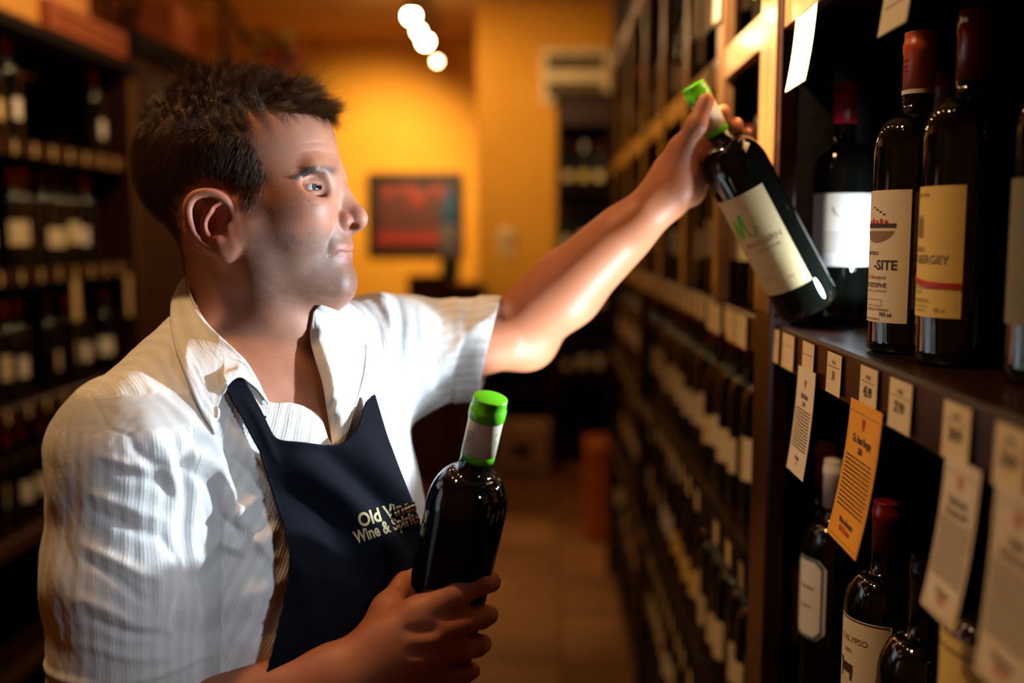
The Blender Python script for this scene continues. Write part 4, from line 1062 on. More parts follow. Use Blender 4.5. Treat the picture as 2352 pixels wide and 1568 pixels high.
# ---- albedo
skin = np.array((.43, .185, .115)); col = np.tile(skin, (len(bv), 1))
def mixc(w_, c): 
    global col
    col = col * (1 - w_[:, None]) + np.array(c) * w_[:, None]
def nz(P, s, seed):
    r = np.random.default_rng(seed); out = np.zeros(len(P))
    for _ in range(7):
        k = r.normal(size=3) * s; out += np.sin(P @ k + r.uniform(0, 6.28))
    return out / 3.2
headm = sstep(-.14, -.10, Lh[:, 2]) * (np.hypot(bv[:, 0] + .30, bv[:, 1] - 1.05) < .2)
def blob(px, py, rx, ry, v=None): return np.exp(-((mx - px) / rx) ** 2 - ((my - py) / ry) ** 2)
mixc(.75 * blob(480, 520, 65, 80) * headm * sstep(.062, .072, Lv), (.42, .085, .05))
mixc(.55 * blob(800, 503, 42, 28) * headm, (.44, .12, .08)); mixc(.40 * blob(690, 505, 60, 50) * headm, (.45, .155, .10))
beard = headm * sstep(500, 560, my + .0 * mx) * (1 - sstep(700, 760, my)) * sstep(552, 600, mx) * (1 - .85 * blob(700, 500, 60, 40))
beard = np.maximum(beard, .8 * blob(790, 548, 22, 12) * headm)
beard *= (1 - blob(800, 573, 30, 16)) * (.85 + .15 * nz(bv, 420, 3))
mixc(.70 * np.clip(beard * 1.25, 0, 1), (.105, .060, .045))
lipu, _ = seg_dist(mx, my, [(806, 564), (785, 569), (762, 584)]); lipl, _ = seg_dist(mx, my, [(800, 590), (785, 593), (766, 589)])
lip = np.maximum(np.exp(-(lipu / 6.5) ** 2), np.exp(-(lipl / 7.5) ** 2)) * headm * (Lv < .03); mixc(.75 * lip, (.33, .11, .09)); lm_, _ = seg_dist(mx, my, [(806, 576), (785, 579), (757, 587)]); mixc(.8 * np.exp(-(lm_ / 2.4) ** 2) * headm * (Lv < .028), (.10, .03, .025))  # lip colour, with the shade of the mouth line painted in
mixc(.85 * blob(659, 570, 7, 6) * headm, (.13, .045, .03)); 
for q_ in ((655, 540, 3), (700, 560, 3.5), (720, 520, 3), (640, 500, 3)): mixc(.35 * blob(q_[0], q_[1], q_[2], q_[2]) * headm, (.40, .16, .10))
bx_, by_ = (682, 715, 740, 764), (409, 392, 386, 392)
ebd, ebf = seg_dist(mx, my, list(zip(bx_, by_))); mixc(.88 * np.exp(-(ebd / (4 + 6 * ebf)) ** 2) * headm * (Lv > .006), (.10, .06, .045))
# scalp region (near-side outline mirrored to both sides)
SCALP = [(770, 262), (742, 272), (700, 262), (640, 262), (590, 262), (566, 268), (566, 300), (585, 335), (604, 372), (612, 410), (605, 445), (590, 468), (566, 486), (552, 474), (543, 448), (520, 430),
         (470, 424), (430, 440), (412, 480), (420, 560), (432, 610), (420, 650), (380, 640), (250, 500), (250, 250), (380, 120), (600, 100), (760, 180)]
ssd = poly_sd(mx, my, SCALP); scalp = (ssd < 0) & (Lh[:, 2] > -.10) & (np.abs(Lh[:, 0]) < .13)
earm = (Lv > .0745) & (mx > 425) & (mx < 545) & (my > 436) & (my < 590); scalp &= ~earm
mixc(scalp * sstep(4, -20, ssd + 8 * nz(bv, 300, 9)) * .92, (.045, .024, .014))
col *= (1 + .07 * nz(bv, 160, 5) + .035 * nz(bv, 700, 6))[:, None]
armm = sstep(-.235, -.20, bv[:, 0]) * sstep(1.12, 1.17, bv[:, 1]) + sstep(1.20, 1.17, bv[:, 2]) * sstep(-.36, -.30, bv[:, 0]); mixc(.75 * np.clip(armm, 0, 1), (.42, .135, .055))
# knuckle redness
for p in kr + [A3(1050, 1362, .877), A3(1068, 1425, .876)] + kn: 
    w_ = np.exp(-((bv - p) ** 2).sum(1) / .016 ** 2); mixc(.30 * w_, (.44, .10, .055))
# ---- skin material
m = mat('skin', tuple(skin), .52, spec=.36); nt = m.node_tree; b = nt.nodes['Principled BSDF']
a_ = nt.nodes.new('ShaderNodeAttribute'); a_.attribute_name = 'tint'; nt.links.new(a_.outputs['Color'], b.inputs['Base Color'])
b.inputs['Subsurface Weight'].default_value = .12; b.inputs['Subsurface Radius'].default_value = (1.0, .35, .2); b.inputs['Subsurface Scale'].default_value = .004
tc = nt.nodes.new('ShaderNodeTexCoord')
v1 = nt.nodes.new('ShaderNodeTexVoronoi'); v1.inputs['Scale'].default_value = 620; nt.links.new(tc.outputs['Object'], v1.inputs['Vector'])
n1 = nt.nodes.new('ShaderNodeTexNoise'); n1.inputs['Scale'].default_value = 420; n1.inputs['Detail'].default_value = 6; nt.links.new(tc.outputs['Object'], n1.inputs['Vector'])
b1 = nt.nodes.new('ShaderNodeBump'); b1.inputs['Strength'].default_value = .07; b1.inputs['Distance'].default_value = .0008; nt.links.new(v1.outputs['Distance'], b1.inputs['Height'])
b2 = nt.nodes.new('ShaderNodeBump'); b2.inputs['Strength'].default_value = .07; b2.inputs['Distance'].default_value = .0010; nt.links.new(n1.outputs['Fac'], b2.inputs['Height'])
nt.links.new(b1.outputs[0], b2.inputs['Normal']); nt.links.new(b2.outputs[0], b.inputs['Normal'])
M['skin'] = m
man = thing('person', 'man in white striped shirt and navy apron raising one wine bottle and holding another', 'person', (TC[0], TC[1], .95))
man_inv = np.array((TC[0], TC[1], .95))
# wrinkles as fine relief
def crease(pts, wpx, depth, mask=None):
    global bv
    d, fr = seg_dist(mx, my, pts); w_ = np.exp(-(d / wpx) ** 2) * np.sin(PI * np.clip(fr, .05, .95)) ** .5 * headm
    bv = bv - bn * (w_ * depth)[:, None]
if 0: crease([(686, 446), (668, 452), (655, 466)], 2.2, .00028); crease([(684, 440), (665, 440), (652, 446)], 2.2, .00025); crease([(690, 452), (680, 465), (672, 482)], 2.2, .00025)
crease([(700, 458), (712, 468), (735, 468)], 3, .00035); crease([(690, 350), (730, 346), (765, 352)], 3, .0004); crease([(690, 330), (730, 326), (760, 332)], 3, .0004)
crease([(768, 494), (763, 508), (768, 524)], 4, .0004); crease([(768, 522), (758, 545), (750, 572)], 6, .0006); crease([(790, 577), (774, 580), (754, 587)], 2.6, .0016); crease([(700, 690), (650, 676), (600, 640)], 9, .0003)
body = np_mesh('body', bv - man_inv, bq, M['skin'], man, {'tint': np.clip(col, 0, 1)})
print('body verts', len(bv))
# trousers and shoes (below the picture)
tf = Field(); tf.ell((-.325, 1.06, .93), (.125, .155, .14), .05, R=(0, 0, -TROT))
for hx_, hy_, fx_, fy_ in ((-.355, .975, -.36, .95), (-.295, 1.135, -.20, 1.17)):
    tf.cone((hx_, hy_, .86), ((hx_ + fx_) / 2 + .02, (hy_ + fy_) / 2, .47), .088, .062, .04); tf.cone(((hx_ + fx_) / 2 + .02, (hy_ + fy_) / 2, .47), (fx_, fy_, .07), .062, .052, .02)
tv, tq = polygonize(tf, (-.50, .82, .0), (-.08, 1.32, 1.06), .007)
M['trousers'] = mat('dark_trousers_cloth', (.012, .011, .012), .8, noise=(60, (.009, .008, .009), .6), bump=(700, .2))
np_mesh('trousers', tv - man_inv, tq, M['trousers'], man)
M['shoe'] = mat('black_shoe_leather', (.010, .008, .007), .35, noise=(60, (.014, .011, .010), .6), bump=(300, .1))
for fx_, fy_, a_ in ((-.36, .95, -.5), (-.20, 1.17, -.35)):
    d_ = np.array((math.cos(a_), math.sin(a_), 0)); ff = Field(); p_ = np.array((fx_, fy_, .0))
    ff.cone(p_ + (0, 0, .05) - d_ * .05, p_ + (0, 0, .04) + d_ * .13, .045, .040, .02); ff.cone(p_ + (0, 0, .05), p_ + (0, 0, .11), .046, .050, .03); ff.add(lambda P: .004 - P[..., 2], (fx_, fy_, 0), .3, .001, 'i')
    v_, q_ = polygonize(ff, (fx_ - .2, fy_ - .2, 0), (fx_ + .24, fy_ + .2, .16), .006); np_mesh('shoe', v_ - man_inv, q_, M['shoe'], man)
# ---- eyes
M['eye_white'] = mat('eye_white', (.74, .68, .64), .08, spec=.7, noise=(120, (.68, .55, .50), .5))
M['iris'] = mat('grey_blue_iris', (.055, .075, .085), .08, spec=.7, noise=(400, (.03, .045, .055), .8))
M['pupil'] = mat('pupil_black', (.003, .003, .003), .03, spec=.8)
def wl(p): return np.array((HO.x + p[0], HY - p[1], HO.z + p[2]))
for sgn in (1, -1):
    c = wl((EYEC[0], EYEC[1] * sgn, EYEC[2])) - man_inv
    e = MB().sphere((0, 0, 0), ER, 40, 24).build('eyeball', M['eye_white'], man, True, c)
    gz = Vector((.86, -.50, .02)).normalized(); R_ = gz.to_track_quat('Z', 'Y').to_matrix()
    def capdisc(name, r0, r1, z, m_):
        V = []; Fc = []
        for i in range(7):
            r = r0 + (r1 - r0) * i / 6
            for k in range(28): a = 2 * PI * k / 28; V.append(tuple(R_ @ Vector((r * math.cos(a), r * math.sin(a), math.sqrt(max(0, (ER + z) ** 2 - r * r))))))
        for i in range(6):
            for k in range(28): Fc.append((i * 28 + k, i * 28 + (k + 1) % 28, (i + 1) * 28 + (k + 1) % 28, (i + 1) * 28 + k))
        return obj(name, V, Fc, m_, e, True)
    capdisc('iris', .0022, .0060, .0003, M['iris']); capdisc('pupil', .0, .0024, .00035, M['pupil'])
# ---- hair
def hair(name, roots, nrm, dirs, length, rad, m_, npt=7, droop=0.0, curl=0.0, clump=None, lift=.55):
    n = len(roots); pos = np.zeros((n, npt, 3), np.float32); d = dirs / np.linalg.norm(dirs, axis=1)[:, None]
    p = roots - nrm * .0006; cur = nrm * lift + d * .6; cur /= np.linalg.norm(cur, axis=1)[:, None]
    stp = (length / (npt - 1))[:, None]; wob = rng.normal(size=(n, 3)) * curl
    for i in range(npt):
        f_ = i / (npt - 1)
        pos[:, i] = p if clump is None else p + clump[0] * (clump[1][:, None] * f_)
        cur = cur * .70 + d * .32 + wob * .25 + np.array((0, 0, -droop * f_)); cur /= np.linalg.norm(cur, axis=1)[:, None]
        p = p + cur * stp
    cv = bpy.data.hair_curves.new(name); cv.add_curves([npt] * n)
    cv.attributes['position'].data.foreach_set('vector', (pos - man_inv).astype(np.float32).ravel())
    ra = np.tile(np.linspace(1, .25, npt) * rad, (n, 1)).ravel()
    at_ = cv.attributes.get('radius') or cv.attributes.new('radius', 'FLOAT', 'POINT'); at_.data.foreach_set('value', ra.astype(np.float32))
    cv.materials.append(m_); o = bpy.data.objects.new(name, cv); link(o, man); return o
def hair_mat(name, c, r):
    m_ = bpy.data.materials.new(name); m_.use_nodes = True; nt = m_.node_tree; b = nt.nodes['Principled BSDF']
    b.inputs['Roughness'].default_value = r; b.inputs['Specular IOR Level'].default_value = .55
    hi_ = nt.nodes.new('ShaderNodeHairInfo'); rp_ = nt.nodes.new('ShaderNodeValToRGB'); nt.links.new(hi_.outputs['Random'], rp_.inputs[0])
    rp_.color_ramp.elements[0].color = (*[x * .55 for x in c], 1); rp_.color_ramp.elements[1].color = (*[x * 1.6 for x in c], 1)
    nt.links.new(rp_.outputs[0], b.inputs['Base Color']); return m_
M['hair'] = hair_mat('dark_brown_hair', (.060, .026, .011), .33)
M['hair_grey'] = hair_mat('greying_temple_hair', (.16, .10, .065), .35)
M['brow_hair'] = hair_mat('eyebrow_hair', (.075, .045, .030), .6)
sidx = np.flatnonzero(scalp)
N_H = 52000; N_T = 900
def comb(idx, seed):
    r = np.random.default_rng(seed); n = len(idx)
    P0 = bv[idx]; hx, hy = mx[idx], my[idx]; sv = -np.sign(Lh[idx, 1])
    topw = sstep(340, 275, hy + np.maximum(0, 560 - hx) * .06)
    fwd = sstep(430, 720, hx); back = sstep(480, 350, hx)
    D = np.zeros((n, 3)); g = r.normal(size=(n, 3))
    D[:, 0] = topw * (.12 + .80 * fwd - .35 * back) + (1 - topw) * (-.25 - .30 * back) + .42 * g[:, 0] * topw + .10 * g[:, 0]
    D[:, 1] = .42 * g[:, 1] * topw + .10 * g[:, 1] + sv * .08
    D[:, 2] = topw * (.80 - .50 * fwd - .50 * back) + (1 - topw) * (-1.0) + .30 * g[:, 2] * topw
    Ln = topw * (.0235 + .003 * fwd - .012 * back) + (1 - topw) * (.0120 - .0065 * sstep(400, 600, hy))
    return D, Ln * r.uniform(.75, 1.2, n), topw
tuft = rng.choice(sidx, N_T, replace=False); TD, TL, _ = comb(tuft, 31); TP = bv[tuft]
pick = rng.choice(sidx, N_H, replace=True); P0 = bv[pick] + rng.normal(size=(N_H, 3)) * .0005; N0 = bn[pick]
hx, hy = mx[pick], my[pick]
near = np.zeros(N_H, int)
for s0 in range(0, N_H, 4000):
    near[s0:s0 + 4000] = ((P0[s0:s0 + 4000, None] - TP[None]) ** 2).sum(-1).argmin(1)
D1, L1, topw = comb(pick, 32)
wt = (.25 + .60 * topw)[:, None]
D = D1 * (1 - wt) + TD[near] * wt; Ln = L1 * (1 - wt[:, 0]) + TL[near] * wt[:, 0]
edge = np.exp(-np.maximum(0, -poly_sd(hx, hy, SCALP)) / 20)
Ln *= (1 - .35 * edge * (1 - topw)) * rng.uniform(.7, 1.1, N_H); Ln = np.maximum(Ln, .0035)
gone = (rng.random(N_H) < edge * .85 * (.4 + .6 * (1 - topw))); kp = ~gone; P0, N0, D, Ln, near, topw = P0[kp], N0[kp], D[kp], Ln[kp], near[kp], topw[kp]
hair('hair', P0, N0, D, Ln, .000085, M['hair'], 7, .12, .16, clump=(TP[near] - P0, .62 * topw), lift=.42)
wsel = np.flatnonzero(scalp & (mx > 600) & (my < 285) & (ssd > -34)); wp = rng.choice(wsel, 1500); wq = rng.choice(wsel, 70)
wn = ((bv[wp][:, None] - bv[wq][None]) ** 2).sum(-1).argmin(1); wd = np.stack([rng.normal(.75, .4, 70), rng.normal(0, .5, 70), rng.normal(-.45, .35, 70)], -1)[wn] + rng.normal(size=(1500, 3)) * .12
hair('fringe_hair', bv[wp], bn[wp], wd, rng.uniform(.012, .026, 1500) , .00008, M['hair'], 7, .55, .15, clump=(bv[wq][wn] - bv[wp], np.full(1500, .6)), lift=.3)
# stray tufts that catch the light and the greying temple
sel = np.flatnonzero(scalp & (mx > 545) & (my > 330)); pk = rng.choice(sel, 1500)
hair('temple_hair', bv[pk], bn[pk], np.stack([rng.normal(-.15, .25, 1500), rng.normal(0, .12, 1500), np.full(1500, -1.0)], -1), rng.uniform(.004, .011, 1500), .00008, M['hair_grey'], 5, .1, .2)
sel = np.flatnonzero(scalp & (my < 215) | (scalp & (mx > 690) & (my < 270))); pk = rng.choice(sel, 1300)
hair('stray_hair', bv[pk], bn[pk], np.stack([rng.normal(.5, .6, 1300), rng.normal(0, .5, 1300), rng.normal(.45, .45, 1300)], -1), rng.uniform(.026, .050, 1300), .00007, M['hair'], 7, .25, .35)
sel = np.flatnonzero((ebd < 3.2 + 6 * ebf) & (headm > .5) & (Lv > .007)); pk = rng.choice(sel, 5200)
hair('eyebrow', bv[pk], bn[pk], np.stack([np.full(5200, -.9), rng.normal(-.35, .15, 5200) * np.sign(Lh[pk, 1]) , rng.normal(-.05, .2, 5200)], -1), rng.uniform(.004, .008, 5200), .00008, M['brow_hair'], 5, .05, .1)
# ------------------------------------------------------------------ shirt
sf = Field()
def shirt_field(F_, off=0.0):
    F_.ell(TC + (0, 0, -.02), (.172 + off, .196 + off, .34 + off), .05, R=(0, 0, -TROT))
    F_.ell(TC + CF * .040 + (0, 0, -.14), (.135 + off, .165 + off, .22 + off), .06, R=(0, 0, -TROT))
    F_.cone(NS + (0, .02, 0), FS, .064 + off, .062 + off, .05)
    F_.cone(NB + (-.01, 0, -.030), NS, .064 + off, .055 + off, .05); F_.cone(NB + (-.01, 0, -.030), FS, .064 + off, .055 + off, .05)
    F_.cone(NB + (-.02, -.02, -.005), (NS + NB) / 2 + (-.030, 0, .000), .040 + off, .040 + off, .04)
shirt_field(sf)
SA, SB = NS + (-.004, -.006, .000), np.array((-.381, .868, 1.03))
sf.cone(SA, SA + (SB - SA) * .4, .0625, .0690, .028); sf.cone(SA + (SB - SA) * .4, SB, .0690, .0700, .02)
CU = A3(1118, 797, 1.262); FA = FS + (0, .0, .008)
sf.cone(FA, CU + (.02, 0, 0), .064, .0645, .035)
cn = np.array((.976, 0, -.215))
def cuff(P): return (P - (CU - cn * -.004)) @ cn
sv_, sq = polygonize(sf, (-.56, .76, .915), (.04, 1.42, 1.50), .0022)
sv_ = relax(sv_, sq, 1, .5); sn = normals(sv_, sq); SP0 = sv_.copy()
sx, sy = project(sv_)
camp = np.array((0, 0, CAMZ)); facing = ((camp - sv_) * sn).sum(1) / np.linalg.norm(camp - sv_, axis=1)
fmask = sstep(-.15, .15, facing)
# part weights
ax_ = SB - SA; tS = np.clip(((sv_ - SA) @ ax_) / (ax_ @ ax_), 0, 1); dS = np.linalg.norm(sv_ - SA - tS[:, None] * ax_, axis=1)
slv = sstep(.088, .074, dS) * sstep(1.36, 1.33, sv_[:, 2]); farm = sstep(-.17, -.12, sv_[:, 0]) * sstep(1.08, 1.13, sv_[:, 1])
APR = [(507, 866), (548, 846), (600, 940), (633, 1010), (690, 1014), (760, 1024), (792, 1018), (826, 978), (842, 925), (862, 905), (890, 1000), (920, 1080), (952, 1160), (975, 1230), (1010, 1320), (1010, 2150), (560, 2150), (585, 1640), (620, 1520), (642, 1430), (660, 1350), (666, 1260), (650, 1195), (622, 1110), (598, 1035), (558, 960)]
apr_sd = poly_sd(sx, sy, APR); inapr = sstep(4, -10, apr_sd) * fmask
# folds: (polyline in photo pixels, half width px, height m)  + ridge, - valley
FOLD = [([(405, 800), (418, 870), (470, 960)], 22, -.006), ([(440, 800), (430, 860), (455, 930)], 14, .004), ([(345, 830), (400, 930), (500, 1010)], 26, -.005), ([(350, 905), (430, 955), (520, 1030)], 14, .006),
        ([(430, 1010), (500, 1080), (560, 1190), (620, 1270)], 17, .0075), ([(415, 1040), (470, 1110), (520, 1200)], 13, -.006), ([(500, 1000), (560, 1080), (600, 1160)], 13, -.0055), ([(545, 1000), (600, 1080), (640, 1165)], 14, .0055),
        ([(455, 1000), (425, 1080), (418, 1180), (430, 1290)], 15, -.010), ([(500, 1180), (560, 1230), (620, 1200)], 12, -.006), ([(480, 1230), (560, 1270), (640, 1210)], 18, .006), ([(440, 1300), (500, 1240), (560, 1170), (600, 1120)], 13, .0065), ([(430, 1330), (520, 1290), (600, 1260)], 20, -.006), 
        ([(450, 1400), (540, 1380), (640, 1330)], 26, .005), ([(430, 1460), (520, 1450), (620, 1420)], 24, -.005), ([(330, 960), (380, 1040), (400, 1130), (415, 1240)], 17, .006), ([(300, 1000), (350, 1070), (375, 1150)], 13, -.0045),
        ([(210, 1175), (290, 1200), (370, 1240), (410, 1300)], 13, -.0050), ([(215, 1140), (300, 1160), (385, 1205)], 13, .0050), ([(200, 1260), (280, 1290), (360, 1340)], 13, .0045), ([(190, 1295), (270, 1330), (345, 1385)], 11, -.0040),
        ([(250, 1080), (330, 1100), (400, 1150)], 12, -.0035), ([(240, 1050), (320, 1065), (390, 1100)], 11, .0035), ([(180, 1380), (260, 1400), (350, 1440)], 13, .0040), ([(190, 1420), (280, 1445), (380, 1470)], 12, -.0040), ([(160, 1480), (270, 1500), (380, 1520)], 13, .0035),
        ([(120, 1100), (100, 1250), (95, 1400)], 18, .0025), ([(170, 1050), (150, 1250), (140, 1500)], 16, -.0022), ([(430, 1080), (440, 1200), (425, 1330), (400, 1440)], 10, -.008), ([(415, 1150), (425, 1250), (410, 1350)], 12, .005),
        ([(905, 690), (920, 780), (945, 900)], 13, -.006), ([(880, 680), (890, 770), (915, 900)], 14, .005), ([(960, 690), (975, 780), (985, 890)], 14, .0045), ([(1000, 700), (1010, 790), (1000, 900)], 12, -.0045), ([(1045, 700), (1050, 790), (1035, 890)], 14, .0045),
        ([(940, 920), (1010, 850), (1080, 760), (1110, 720)], 13, .0050), ([(960, 930), (1040, 880), (1100, 800)], 12, -.0045), ([(870, 900), (900, 980), (925, 1080)], 15, .005), ([(848, 880), (880, 960), (905, 1040)], 12, -.004)]
disp = np.zeros(len(sv_))
wx = sx + 7 * np.sin(sy / 31.0) + 4 * np.sin(sx / 17.0 + 1.3); wy = sy + 6 * np.sin(sx / 27.0 + .5)
for pts, wd, ht in FOLD:
    d, fr = seg_dist(wx, wy, pts); disp += ht * 1.0 * np.exp(-(d / wd) ** 2) * np.sin(PI * np.clip(fr * .86 + .07, 0, 1)) ** .7
disp *= fmask
disp *= 1 - .35 * slv
disp += (.0008 * nz(sv_, 90, 51) + .00022 * nz(sv_, 300, 52)) * (1 - .6 * inapr)
disp *= (1 - .92 * inapr)
disp += .0018 * sstep(.006, .0, np.abs(sv_[:, 2] - 1.118)) * slv      # rolled hem of the near sleeve
cd = cuff(sv_); disp += .0018 * sstep(-.030, -.026, cd) * (sv_[:, 0] > -.12)  # rolled cuff of the far sleeve
sv_ = sv_ + sn * disp[:, None]
# shoulder seam and yoke seam
for pts in ([(417, 735), (330, 800), (230, 880)], [(205, 905), (250, 985), (300, 1000)]):
    d, fr = seg_dist(sx, sy, pts); sv_ = sv_ - sn * (.0011 * np.exp(-(d / 2.6) ** 2) * fmask)[:, None]
# openings: neck, front V, far cuff, bottom
NECKV = [(430, 655), (474, 745), (523, 790), (566, 834), (612, 925), (665, 925), (710, 938), (741, 966), (760, 1024), (785, 1016), (776, 960), (760, 900), (742, 830), (726, 760), (735, 690), (900, 560), (400, 540)]
nv = poly_sd(sx, sy, NECKV) * sv_[:, 1] / F
nv = np.where(facing > -.25, nv, 1.0)
nb = np.hypot(sv_[:, 0] - NB[0] - .012, (sv_[:, 1] - 1.05)) - .064; nb = np.where(sv_[:, 2] > 1.375, nb, 1.0)
cut = np.maximum(np.maximum(-nv, -nb), cd); cut = np.maximum(cut, 1.035 - sv_[:, 2])
okm = cut < 5
def cutfn(P):
    x, y = project(P); nv = poly_sd(x, y, NECKV) * P[:, 1] / F
    nv = np.where((P[:, 1] < 1.02 + 0 * nv) | (P[:, 0] > -.25), nv, 1.0)
    nb = np.hypot(P[:, 0] - NB[0] - .012, (P[:, 1] - 1.05)) - .064; nb = np.where(P[:, 2] > 1.375, nb, 1.0)
    return np.maximum(np.maximum(np.maximum(-nv, -nb), np.where(P[:, 0] > -.14, cuff(P), -1.0)), np.maximum(.935 - P[:, 2], np.where((np.hypot(P[:, 0] - SB[0], P[:, 1] - SB[1]) < .0755), 1.075 - P[:, 2], -1.0)))
sv_, sq2 = snap(sv_, sq, cutfn, .0024)
# stripe coordinate in metres: round the sleeve, across the chest
axn = ax_ / np.linalg.norm(ax_); rel = SP0 - SA; rel = rel - (rel @ axn)[:, None] * axn
angS = np.arctan2(rel[:, 0], -rel[:, 1]) * .068
lat = (SP0 - TC) @ CS + .50 * (SP0[:, 2] - 1.2) * -1.0
axf = (CU - FA) / np.linalg.norm(CU - FA); relf = SP0 - FA; relf = relf - (relf @ axf)[:, None] * axf; angF = np.arctan2(relf[:, 2], relf[:, 1]) * .061
stripe = lat * (1 - slv) * (1 - farm) + (angS + .3) * slv + (angF + .6) * farm
stripe = stripe + .0012 * nz(SP0, 60, 61) + disp * .25
m = bpy.data.materials.new('white_striped_crinkle_cotton'); m.use_nodes = True; nt = m.node_tree; b = nt.nodes['Principled BSDF']
b.inputs['Roughness'].default_value = .85; b.inputs['Specular IOR Level'].default_value = .2; b.inputs['Sheen Weight'].default_value = .15
at_ = nt.nodes.new('ShaderNodeAttribute'); at_.attribute_name = 'stripe'
def mathn(op, a, b_=None, c=None):
    n = nt.nodes.new('ShaderNodeMath'); n.operation = op
    for i, v in enumerate((a, b_, c)):
        if v is None: continue
        if isinstance(v, (int, float)): n.inputs[i].default_value = v
        else: nt.links.new(v, n.inputs[i])
    return n.outputs[0]
S_ = at_.outputs['Fac']
tc = nt.nodes.new('ShaderNodeTexCoord')
wide = mathn('SINE', mathn('MULTIPLY', S_, 2 * PI / .0125))            # broad stripes
mid = mathn('SINE', mathn('MULTIPLY', S_, 2 * PI / .0031))             # cords
nz1 = nt.nodes.new('ShaderNodeTexNoise'); nz1.inputs['Scale'].default_value = 260; nz1.inputs['Detail'].default_value = 5; nt.links.new(tc.outputs['Object'], nz1.inputs['Vector'])
nz2 = nt.nodes.new('ShaderNodeTexNoise'); nz2.inputs['Scale'].default_value = 900; nz2.inputs['Detail'].default_value = 3; nt.links.new(tc.outputs['Object'], nz2.inputs['Vector'])
cmb = nt.nodes.new('ShaderNodeCombineXYZ'); nt.links.new(mathn('MULTIPLY', S_, 800.0), cmb.inputs[0])
sep = nt.nodes.new('ShaderNodeSeparateXYZ'); nt.links.new(tc.outputs['Object'], sep.inputs[0]); nt.links.new(mathn('MULTIPLY', sep.outputs[2], 60.0), cmb.inputs[1])
nz3 = nt.nodes.new('ShaderNodeTexNoise'); nz3.inputs['Scale'].default_value = 1.0; nz3.inputs['Detail'].default_value = 4; nt.links.new(cmb.outputs[0], nz3.inputs['Vector'])
hgt = mathn('ADD', mathn('MULTIPLY', mid, .22), mathn('ADD', mathn('MULTIPLY', nz1.outputs['Fac'], .9), mathn('MULTIPLY', nz3.outputs['Fac'], 1.5)))
amp = mathn('MULTIPLY', hgt, mathn('MULTIPLY_ADD', wide, .35, .65))
hgt = mathn('ADD', amp, mathn('MULTIPLY', nz2.outputs['Fac'], .3))
bp_ = nt.nodes.new('ShaderNodeBump'); bp_.inputs['Strength'].default_value = .55; bp_.inputs['Distance'].default_value = .0012
nt.links.new(hgt, bp_.inputs['Height']); nt.links.new(bp_.outputs[0], b.inputs['Normal'])
cr = nt.nodes.new('ShaderNodeMix'); cr.data_type = 'RGBA'; nt.links.new(mathn('MULTIPLY_ADD', wide, .5, .5), cr.inputs[0])
cr.inputs[6].default_value = (.74, .73, .73, 1); cr.inputs[7].default_value = (.86, .85, .84, 1); nt.links.new(cr.outputs[2], b.inputs['Base Color'])
# thin cloth lets some light through
tr_ = nt.nodes.new('ShaderNodeBsdfTranslucent'); tr_.inputs[0].default_value = (.80, .76, .72, 1); mx_ = nt.nodes.new('ShaderNodeMixShader'); mx_.inputs[0].default_value = .14
out_ = [n for n in nt.nodes if n.type == 'OUTPUT_MATERIAL'][0]; nt.links.new(b.outputs[0], mx_.inputs[1]); nt.links.new(tr_.outputs[0], mx_.inputs[2]); nt.links.new(mx_.outputs[0], out_.inputs[0])
M['shirt'] = m
shirt = np_mesh('shirt', sv_ - man_inv, sq2, M['shirt'], man, {'stripe': stripe})
sd_ = shirt.modifiers.new('thickness', 'SOLIDIFY'); sd_.thickness = .0012; sd_.offset = -1

# ---- collar wings, stand and placket as lofted cloth strips
def loft(name, A, B_, bulge, m_, nu=60, nv=16, thick=.0016, seed=0, stripe_w=.02, lift=.004, trees=()):
    a = resample([A3(*p) for p in A], nu, len(A) == len(B_)); b_ = resample([A3(*p) for p in B_], nu, len(A) == len(B_)); o0 = np.array((0, 0, CAMZ))
    t = np.linspace(0, 1, nv); V = a[:, None] * (1 - t[None, :, None]) + b_[:, None] * t[None, :, None]
    out = np.array((.25, -1.0, .15)); out /= np.linalg.norm(out); ii = np.arange(nu)[:, None]
    V = V + out * ((bulge + .0009 * np.sin(ii * .35 + 2.2 * t[None] + seed)) * np.sin(PI * t[None]) ** .8)[..., None]
    R_ = np.linalg.norm(V - o0, axis=-1); Dr = (V - o0) / R_[..., None]; lim = np.full(R_.shape, 9.0)
    for tr_ in trees:
        for i in range(nu):
            for k in range(nv):
                hit = tr_.ray_cast(Vector(o0), Vector(Dr[i, k]))
                if hit[0] is not None and abs(hit[3] - R_[i, k]) < .09: lim[i, k] = min(lim[i, k], hit[3] - lift)
    r = np.where(lim < 9, np.minimum(lim, np.maximum(R_, lim - .004)), R_)
    lp_ = np.pad(lim, 1, mode='edge'); lim = np.min([lp_[a:a + nu, b_i:b_i + nv] for a in range(3) for b_i in range(3)], 0); r = np.minimum(r, lim)
    for _ in range(24):
        q = np.pad(r, 1, mode='edge'); r = np.minimum((q[:-2, 1:-1] + q[2:, 1:-1] + q[1:-1, :-2] + q[1:-1, 2:] + 2 * r) / 6, lim)
    V = (o0 + Dr * r[..., None]).reshape(-1, 3)
    Q = np.array([(i * nv + j, i * nv + j + 1, (i + 1) * nv + j + 1, (i + 1) * nv + j) for i in range(nu - 1) for j in range(nv - 1)])
    n = normals(V, Q)
    if (n.mean(0) @ np.array((0.2, -1, 0))) < 0: Q = Q[:, ::-1]
    st = np.tile(t * stripe_w, nu)
    o = np_mesh(name, V - man_inv, Q, m_, man, {'stripe': st}); s_ = o.modifiers.new('thickness', 'SOLIDIFY'); s_.thickness = thick; s_.offset = -1
    return o, BVHTree.FromPolygons([Vector(p) for p in V], [tuple(q) for q in Q.tolist()])
